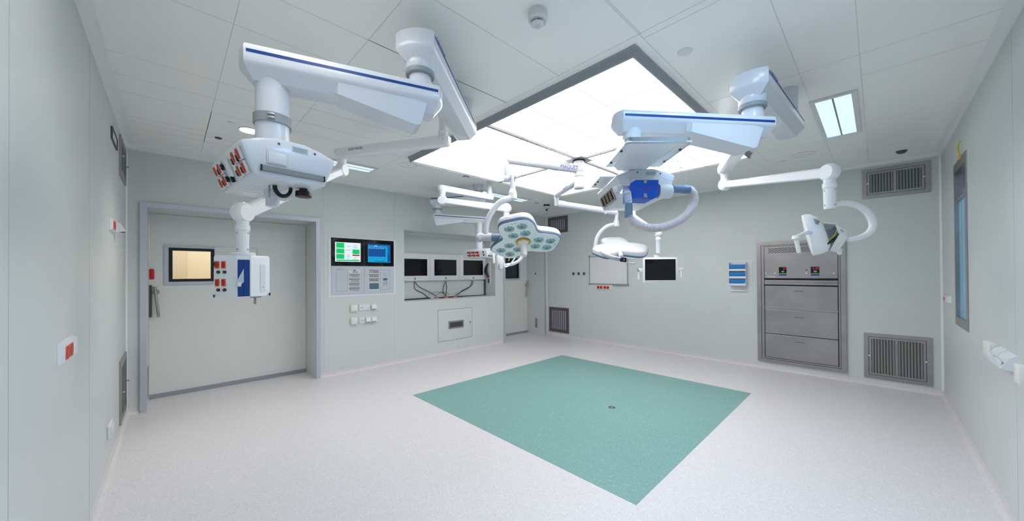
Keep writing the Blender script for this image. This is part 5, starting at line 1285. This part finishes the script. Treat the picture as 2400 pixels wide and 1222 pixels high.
# ============================================================ SURGICAL LIGHTS
TC = (3.215, -3.109)
def lens(parent, M, r):
    m = mb(M_FACE, M); m.lathe([(r * 1.05, 0.0), (r * 1.04, 0.004), (r * 0.98, 0.005)], 30, False)
    nseg = 16; rows = []
    for rr, z in ((0.98, 0.004), (0.72, 0.010), (0.40, 0.013)):
        rows.append([(r * rr * math.cos(2 * PI * (i + 0.5 * (rr < 0.8)) / nseg), r * rr * math.sin(2 * PI * (i + 0.5 * (rr < 0.8)) / nseg), z) for i in range(nseg)])
    for a, b2 in zip(rows, rows[1:]):
        va = [m._v(p) for p in a]; vb = [m._v(p) for p in b2]
        for i in range(nseg):
            m.use(M_LENS2 if i % 3 == 0 else M_LENS); m._f([va[i], va[(i + 1) % nseg], vb[i]])
            m.use(M_LENS if i % 2 else M_LENSD); m._f([va[(i + 1) % nseg], vb[(i + 1) % nseg], vb[i]])
    m.use(M_LENSD).lathe([(r * 0.40, 0.013), (r * 0.2, 0.0135), (0, 0.012)], nseg, False)
    return m.build('lens', None, parent, 0)
def lamp_head(t, c, e1, e2, n, lenses=True):
    e1, e2, n = e1.normalized(), e2.normalized(), n.normalized()
    A = basis(e1, e2, n, c)
    def out(s, z, off=0.0):
        pts = []
        for i in range(96):
            a = 2 * PI * i / 96
            def rr(a):
                ph = (a + PI / 3) % (2 * PI / 3) - PI / 3
                return ((abs(math.sin(ph)) / 0.196) ** 6 + (math.cos(ph) / 0.410) ** 6) ** (-1 / 6)
            r = sum(rr(a + k * 0.045) for k in range(-3, 4)) / 7
            pts.append(((r * s + off) * math.cos(a), (r * s + off) * math.sin(a), z))
        return pts
    hd = mb(M_LAMPW, A).loft([out(1, -0.030, 0.006), out(1, -0.070, 0.008), out(1, -0.095, -0.006), out(1, -0.112, -0.04), out(0.6, -0.125, -0.06)]).build('lamp_head', None, t, 40)
    mb(M_BAND, A).loft([out(1, -0.002, 0.0), out(1, -0.008, 0.006), out(1, -0.030, 0.008), out(1, -0.034, 0.0)]).build('edge_band', None, hd, 40)
    # face plate with round cut-outs is kept simple: plate slightly proud of the band
    mb(M_FACE, A).loft([out(1, -0.006, -0.004), out(1, 0.002, -0.006), out(1, 0.004, -0.012)]).build('face_plate', None, hd, 40)
    if lenses:
        for k in range(3):
            R3 = Matrix.Rotation(k * 2 * PI / 3, 4, 'Z')
            for (x, y) in ((0.162, 0.069), (0.162, -0.069), (0.300, 0.070), (0.300, -0.070)):
                p = R3 @ Vector((x, y, 0)); lens(hd, A @ Matrix.Translation((p.x, p.y, 0.004)), 0.058)
            m = mb(M_DGREY, A @ R3)
            for y in (-0.018, 0.018): m.at(A @ R3 @ Matrix.Translation((0.372, y, 0.004))).lathe([(0.006, 0), (0.005, 0.003), (0, 0.003)], 10)
            m.build('sensor_dot', None, hd)
    return hd, A
# lamp 1
t = thing('surgical_light', 'large three-lobed surgical lamp with twelve lenses facing the camera, hung from the panel centre', 'surgical lamp', (TC[0], TC[1], H), 'surgical lamps')
T_ = Matrix.Translation((TC[0], TC[1], 0))
mb(M_BLACK, T_).lathe([(0.078, H - 0.068), (0.078, H - 0.08), (0.066, H - 0.08)], 32).build('mount_seal', None, t)
ct = mb(M_LAMPW, T_).lathe([(0.066, H - 0.069), (0.066, 2.80), (0.062, 2.79), (0.058, 2.785)], 36).build('ceiling_tube', None, t)
mb(M_LAMPW, T_).lathe([(0.060, 2.79), (0.060, 2.735), (0.055, 2.73), (0.0, 2.73)], 36).build('arm_hub', None, t)
PA_ = Vector((2.826, -3.979)); zA = 2.83
A = along(Vector((PA_.x - TC[0], PA_.y - TC[1], 0)), (TC[0], TC[1], zA)); L = (PA_ - Vector(TC)).length
mb(M_LAMPW, A).tube((0.03, 0, -0.005), (L, 0, 0.012), 0.050, 0.041, 28).build('extension_arm', None, t)
text('MAQUET', 0.06, A @ basis((-1, 0, 0), (0, 0, 1), (0, 1, 0), (0.285, 0.0505, -0.022)) if A.col[1].xyz.dot(CAM - Vector((TC[0], TC[1], zA))) > 0 else A @ basis((1, 0, 0), (0, 0, 1), (0, -1, 0), (0.1, -0.0505, -0.022)), M_MARK, t)
TP = Matrix.Translation((PA_.x, PA_.y, 0))
mb(M_LAMPW, TP).lathe([(0.026, 2.925), (0.031, 2.918), (0.031, 2.665), (0.029, 2.655)], 28).build('arm_post', None, t)
sideR = Vector((RT.x, RT.y, 0)).normalized()
kc = Vector((PA_.x, PA_.y, 2.625))
m = mb(M_LAMPW); m.tube(kc - sideR * 0.03, kc + sideR * 0.03, 0.042, None, 28); m.use(M_BAND); m.tube(kc + sideR * 0.030, kc + sideR * 0.038, 0.042, None, 28); m.tube(kc + sideR * 0.102, kc + sideR * 0.108, 0.040, None, 28); m.build('knuckle_joint', None, t)
q0 = kc + sideR * 0.07
m = mb(M_LAMPW); m.tube(q0 + Vector((0, 0, 0.045)), q0 - Vector((0, 0, 0.13)), 0.030, 0.030, 24); m.tube(q0 - Vector((0, 0, 0.12)), q0 - Vector((0, 0, 0.165)), 0.032, 0.046, 24); m.tube(q0 - Vector((0, 0, 0.165)), q0 - Vector((0, 0, 0.235)), 0.046, 0.050, 24); m.build('drop_tube', None, t)
dl = 4.02
def PL(u, v, dz=0.0): return at(u, v, dl + dz)
q1 = q0 - Vector((0, 0, 0.215))
pts = smooth_path([q1, PL(1182, 469), PL(1166, 480), PL(1151, 500), PL(1141, 522), PL(1138, 548)], 8)
m = mb(M_LAMPW); m.sweep(pts, 0.032, 18, flat=1.1); m.build('c_arm', None, t)
m = mb(M_LAMPW); hc = PL(1134, 557); m.tube(PL(1122, 556), PL(1152, 556), 0.046, 0.046, 28); m.ball(PL(1124, 558), 0.05, 20); m.use(M_BAND).tube(PL(1152, 557), PL(1181, 558), 0.044, 0.046, 28); m.build('yoke_pivot', None, t)
nn = Vector((0.3492, -0.2878, -0.8917)); c = Vector((3.0111, -3.9024, 1.9059)) + nn * 0.012
hd, A = lamp_head(t, c, Vector((0.5171, 0.8528, -0.0727)), Vector((0.7814, -0.4358, 0.4467)), nn)
m = mb(M_YELLOW, A); m.lathe([(0.082, 0.004), (0.080, 0.022), (0.062, 0.026)], 36); m.use(M_DGREY).lathe([(0.0825, 0.004), (0.0835, 0.010), (0.0822, 0.012)], 36, False); m.build('handle_ring', None, hd)
mb(M_CREAM, A).lathe([(0.066, 0.024), (0.064, 0.030), (0.048, 0.050), (0.040, 0.060), (0.038, 0.070), (0.036, 0.170), (0.030, 0.186), (0.0, 0.19)], 32).build('sterile_handle', None, hd)

# lamp 2
t = thing('surgical_light', 'smaller surgical lamp seen from behind with a black display, in front of the whiteboard', 'surgical lamp', (TC[0], TC[1], 2.73), 'surgical lamps')
mb(M_LAMPW, T_).lathe([(0.058, 2.728), (0.058, 2.625), (0.064, 2.615), (0.066, 2.60), (0.060, 2.585), (0.05, 2.58)], 36).build('arm_hub', None, t)
PB_ = Vector((2.365, -2.509)); zB = 2.70
A = along(Vector((PB_.x - TC[0], PB_.y - TC[1], 0)), (TC[0], TC[1], zB)); L = (PB_ - Vector(TC)).length
mb(M_LAMPW, A).tube((0.03, 0, -0.005), (L, 0, 0.03), 0.046, 0.040, 24).build('extension_arm', None, t)
sgn = 1 if A.col[1].xyz.dot(CAM - Vector((TC[0], TC[1], zB))) > 0 else -1
text('MAQUET', 0.05, A @ (basis((-1, 0, 0), (0, 0, 1), (0, 1, 0), (0.55, 0.046, -0.01)) if sgn > 0 else basis((1, 0, 0), (0, 0, 1), (0, -1, 0), (0.3, -0.046, -0.01))), M_MARK, t)
mb(M_LAMPW, Matrix.Translation((PB_.x, PB_.y, 0))).lathe([(0.034, 2.775), (0.036, 2.76), (0.036, 2.66), (0.031, 2.65), (0.031, 2.575), (0.028, 2.565)], 24).build('arm_post', None, t)
M_LILAC = mat('lilac_enamel', sr(206, 208, 224), 0.3)
db = 5.38
def PB(u, v, dz=0.0): return at(u, v, db + dz)
b0 = Vector((PB_.x, PB_.y, 2.60)) + vec(0.045, 0, 0); b1 = PB(1446, 498)
m = mb(M_LILAC); pp = [b0 - (b1 - b0).normalized() * 0.02, b0, b0.lerp(b1, 0.12), b0.lerp(b1, 0.5) + Vector((0, 0, 0.0)), b0.lerp(b1, 0.9), b1]
m.sweep(smooth_path(pp, 5), [0.05] * 10 + [0.043] * 11 + [0.043] * 5, 18); m.build('spring_arm', None, t)
mb(M_WHITE2).ball(PB(1419, 499), 0.022, 14).build('arm_button', None, t)
m = mb(M_LAMPW); m.tube(b1, PB(1444.5, 519), 0.025, 0.028, 20); m.tube(PB(1444.5, 517), PB(1444, 531), 0.038, 0.044, 20); m.build('drop_tube', None, t)
m = mb(M_LAMPW); m.sweep(smooth_path([PB(1450, 528), PB(1436, 527), PB(1421, 532), (PB(1406, 546)), PB(1397.5, 563), PB(1394.5, 585)], 7), 0.0285, 16); m.build('c_arm', None, t)
c = PB(1447, 591)
n2 = vec(0.03, 0.93, 0.38).normalized(); e1 = vec(1, -0.06, 0.0); e1 = (e1 - n2 * e1.dot(n2)).normalized(); e2 = n2.cross(e1)
e1r = (Matrix.Rotation(math.radians(30), 3, n2) @ e1)
hd, A = lamp_head(t, PB(1449, 589.5), e1r, n2.cross(e1r), n2)
m = mb(M_LAMPW); m.tube(PB(1391, 589), PB(1404, 589), 0.045, 0.05, 24); m.use(M_BAND).tube(PB(1388, 589), PB(1392, 589), 0.040, 0.045, 24); m.build('yoke_pivot', None, t)
m = mb(M_LAMPW)
m.sweep(smooth_path([PB(1400, 588, -0.1), PB(1415, 596, -0.28), PB(1435, 604, -0.38), PB(1455, 608, -0.4), PB(1468, 610, -0.4)], 6), [0.05 - 0.0006 * i for i in range(25)], 14, flat=0.6); hy = m.build('control_arm', None, t)
BSD = basis(vec(1, 0.12, 0), -vec(-0.12, 1, 0), -FW, PB(1461, 609, -0.43))
mb(M_GLASSBLACK, BSD).box(-0.045, 0.045, -0.033, 0.033, -0.02, 0.012, 0.014, 3).build('display', None, hy)
m = mb(G_DOT, BSD); m.box(-0.028, -0.018, 0.0, 0.012, 0.012, 0.013); m.use(M_GREY).box(0.0, 0.012, -0.014, 0.006, 0.012, 0.0128); m.build('display_symbols', None, hy, 0)
m = mb(M_LAMPW); m.sweep([PB(1466, 604.5, -0.41), PB(1489, 608, -0.36), PB(1490, 611, -0.36), PB(1487.5, 617.5, -0.36), PB(1484, 618, -0.37), PB(1466, 615.5, -0.41)], 0.009, 10); m.build('loop_handle', None, hy)
m = mb(M_LAMPW); m.tube(PB(1452, 588, -0.2), PB(1456, 603, -0.4), 0.034, 0.03, 18); m.build('sterile_handle', None, hy)
text('MAQUET', 0.03, basis(vec(1, 0.15, 0), -vec(-0.15, 1, 0), -FW, PB(1441, 606, -0.435)), M_MARK, hy)

# ============================================================== ROOM MONITOR
dm = 5.05
def PM(u, v, dz=0.0): return at(u, v, dm + dz)
pt = PM(1484, 505); 
t = thing('ceiling_monitor', 'white-framed flat monitor with black screen hanging right of the whiteboard', 'monitor', (pt.x, pt.y, H))
mb(M_WHITE, Matrix.Translation((pt.x, pt.y, 0))).lathe([(0.045, H - 0.07), (0.034, H - 0.09), (0.034, PM(1484, 512).z)], 24).build('ceiling_tube', None, t)
m = mb(M_STEEL2, Matrix.Translation((pt.x, pt.y, 0)))
e_ = PM(1543, 549)
m.bm.free()
s0_ = Vector((pt.x, pt.y, PM(1484, 509).z))
m = mb(M_WHITE); m.sweep([s0_ + vec(-0.01, -0.02, 0), s0_, s0_.lerp(e_, 0.5), e_], [0.034, 0.044, 0.040, 0.038], 18); m.build('spring_arm', None, t)
mb(M_WHITE).ball(e_, 0.055, 18).build('knuckle_joint', None, t)
dp = PM(1543, 560)
mb(M_WHITE, Matrix.Translation((dp.x, dp.y, 0))).lathe([(0.036, PM(0, 556).z), (0.036, PM(0, 569).z), (0.039, PM(0, 570).z), (0.039, PM(0, 573).z), (0.035, PM(0, 574).z), (0.033, PM(0, 604).z)], 24).build('drop_tube', None, t)
nrm = vec(-0.04, 0.03, -1).normalized(); MX = basis((Vector((0, 0, 1)).cross(nrm)).normalized(), (0, 0, 1), nrm, PM(1548, 634, -0.02))
hw_, hh_ = 40 * dm / FPX, 30.5 * dm / FPX
m = mb(M_WHITE2, MX)
def rr_(w_, h_, r_, z, n=5):
    out = []
    for (sx, sy, a0) in ((1, -1, -PI / 2), (1, 1, 0), (-1, 1, PI / 2), (-1, -1, PI)):
        for i in range(n + 1):
            a = a0 + PI / 2 * i / n; out.append((sx * (w_ - r_) + r_ * math.cos(a), sy * (h_ - r_) + r_ * math.sin(a), z))
    return out
m.loft([rr_(hw_ - 0.03, hh_ - 0.03, 0.02, -0.07), rr_(hw_ - 0.004, hh_ - 0.004, 0.03, -0.03), rr_(hw_, hh_, 0.03, -0.015), rr_(hw_, hh_, 0.03, -0.004), rr_(hw_ - 0.006, hh_ - 0.006, 0.026, 0.0)])
cs = m.build('monitor_case', None, t)
mb(M_GLASSBLACK, MX).box(-hw_ + 0.026, hw_ - 0.032, -hh_ + 0.045, hh_ - 0.028, 0.0, 0.0012).build('screen', None, cs, 0)
text('MAQUET', 0.014, MX @ Matrix.Translation((-0.03, -hh_ + 0.018, 0.0005)), M_GREY, cs)
m = mb(M_WHITE, MX); m.box(-0.065, 0.005, hh_ - 0.08, hh_ + 0.035, -0.10, -0.02, 0.01); m.build('back_bracket', None, t)
for (sx, u0) in ((-1, 0), (1, 1)):
    m = mb(M_WHITE2, MX); x0_ = sx * hw_
    if sx < 0:
        m.box(x0_ - 0.05, x0_ + 0.03, -0.02, 0.03, -0.06, -0.03, 0.008); m.use(M_CHROME).tube((x0_ - 0.06, 0.005, -0.045), (x0_ - 0.045, 0.005, -0.045), 0.03, None, 20); m.use(M_WHITE2)
        m.tube((x0_ - 0.052, -0.02, -0.045), (x0_ - 0.052, -0.035, -0.045), 0.02, None, 16); m.use(M_CREAM).tube((x0_ - 0.052, -0.035, -0.045), (x0_ - 0.052, -0.13, -0.045), 0.014, 0.012, 14)
    else:
        m.box(x0_ - 0.03, x0_ + 0.085, -0.012, 0.035, -0.06, -0.03, 0.006); m.use(M_CREAM).tube((x0_ + 0.062, -0.01, -0.045), (x0_ + 0.062, -0.10, -0.045), 0.017, 0.016, 16)
    m.build('side_handle', None, t)

# ================================================= breathing device on P2 head
dv = 1.74
def PV(u, v, dz=0.0): return at(u, v, dv + dz)
s_ = dv / FPX
t = thing('breathing_device', 'blue breathing device with a corrugated hose hung on the right-hand pendant head', 'medical device', PV(1510, 470))
VB = basis(RT, UP, -FW, PV(1510, 444))
m = mb(M_BOXBLUE, VB); m.prism([(-33 * s_, 14 * s_), (-20 * s_, 22.5 * s_), (34 * s_, 22.5 * s_), (34 * s_, -16 * s_), (20 * s_, -23 * s_), (-20 * s_, -19 * s_), (-33 * s_, -25 * s_)], -0.12, 0.0, 0.003)
bd = m.build('device_body', None, t, 0)
m = mb(M_GREY, VB); m.prism([(-2 * s_, 22.8 * s_), (7 * s_, 22.8 * s_), (5 * s_, 14 * s_), (-1 * s_, 14 * s_)], 0.0, 0.003); m.prism([(-2 * s_, -19 * s_), (7 * s_, -20 * s_), (5 * s_, -10 * s_), (-1 * s_, -10 * s_)], 0.0, 0.003); m.build('latch', None, bd, 0)
text('MEDUVENT', 3.2 * s_, VB @ Matrix.Translation((-3 * s_, -0.5 * s_, 0.0006)), MATS['red_release'], bd)
m = mb(M_BOXBLUE, VB); m.tube((34 * s_, 2 * s_, -0.06), (44 * s_, 2 * s_, -0.06), 10 * s_, None, 20); m.use(M_BLACK); m.box(34 * s_, 42 * s_, -12 * s_, -7 * s_, -0.08, -0.04); m.box(34 * s_, 42 * s_, 11 * s_, 15 * s_, -0.08, -0.04); m.build('outlet_neck', None, bd)
m = mb(M_WHITE2, VB @ Matrix.Translation((40 * s_, 0, -0.045)) @ basis((0, 1, 0), (0, 0, 1), (1, 0, 0)))
m.lathe([(15 * s_, 0), (17 * s_, 1 * s_), (17 * s_, 30 * s_), (15.5 * s_, 32 * s_), (9 * s_, 32 * s_)], 36); dr_ = m.build('filter_drum', None, t)
m = mb(M_TEAL, VB)
for k in range(4):
    for q in (0, 1): m.prism([((50 + q * 4 - 0.2) * s_, (5.5 - k * 3.6) * s_), ((53.6 + q * 4) * s_, (7.6 - k * 3.6) * s_), ((53.6 + q * 4) * s_, (5.4 - k * 3.6) * s_), ((50 + q * 4 - 0.2) * s_, (3.3 - k * 3.6) * s_)], -0.06 + 16.6 * s_, -0.06 + 17.3 * s_)
m.build('teal_emblem', None, dr_, 0)
m = mb(M_TUBEG); m.tube(PV(1574, 443, 0.04), PV(1602, 444, 0.06), 9.6 * s_, 9.4 * s_, 24); m.tube(PV(1600, 444, 0.06), PV(1616, 444.5, 0.06), 10.2 * s_, 10 * s_, 24); m.build('hose_cuff', None, t)
m = mb(M_TUBEG); m.tube(PV(1473.5, 477, -0.02), PV(1473.5, 510, -0.02), 8.3 * s_, 9.2 * s_, 24); m.build('hose_cuff', None, t)
m = mb(M_CLEAR); m.tube(PV(1445, 444, 0.03), PV(1456, 444, 0.03), 12 * s_, 12 * s_, 24); m.tube(PV(1456, 444, 0.03), PV(1478, 443, 0.04), 7 * s_, 9 * s_, 20); m.tube(PV(1470, 452, 0.0), PV(1473.5, 478, -0.02), 9 * s_, 8 * s_, 20)
m.use(M_WHITE2).tube(PV(1438, 445, 0.03), PV(1446, 444, 0.03), 6 * s_, 9 * s_, 20); m.build('clear_elbow', None, t)
hp = smooth_path([PV(1614, 444.5, 0.06), PV(1622, 449, 0.06), PV(1627, 463, 0.06), PV(1623, 484, 0.05), PV(1607, 506, 0.03), PV(1580, 524, 0.01), PV(1548, 534, -0.01), PV(1518, 534, -0.02), PV(1494, 526, -0.02), PV(1480, 516, -0.02), PV(1474, 506, -0.02)], 16)
# ribs: alternate radius along the path
acc = [0.0]
for a, b2 in zip(hp, hp[1:]): acc.append(acc[-1] + (b2 - a).length)
def path_at(s):
    for i in range(len(acc) - 1):
        if acc[i + 1] >= s: return hp[i].lerp(hp[i + 1], (s - acc[i]) / max(1e-9, acc[i + 1] - acc[i]))
    return hp[-1]
NR_ = 74; pts, rads = [], []
for i in range(NR_ * 4 + 1):
    pts.append(path_at(acc[-1] * i / (NR_ * 4))); rads.append((8.0 + 1.7 * (1 if i % 4 in (1, 2) else 0)) * s_)
m = mb(M_HOSE); m.sweep(pts, rads, 18, caps=False); m.build('corrugated_hose', None, t, 25)
m = mb(M_WHITE2)
for (u, v, r_, dz) in ((1584, 417, 26, 0.05), (1572, 398, 25, 0.02)):
    m.sweep([PV(u + r_ * math.cos(a), v + r_ * math.sin(a) * 1.05, dz + 0.02 * math.sin(a)) for a in [-PI * 0.75 + PI * 1.5 * i / 30 for i in range(31)]], 0.0016, 6)
m.build('sampling_line', None, t)
# lights in the corridor behind the door glass
al = bpy.data.lights.new('corridor_lamp', 'AREA'); al.shape = 'RECTANGLE'; al.size = 0.6; al.size_y = 2.0; al.energy = 11; al.color = (1.0, 0.93, 0.8)
ao = bpy.data.objects.new('corridor_lamp', al); COL.objects.link(ao); ao.location = (-1.3, -6.2, 2.55)
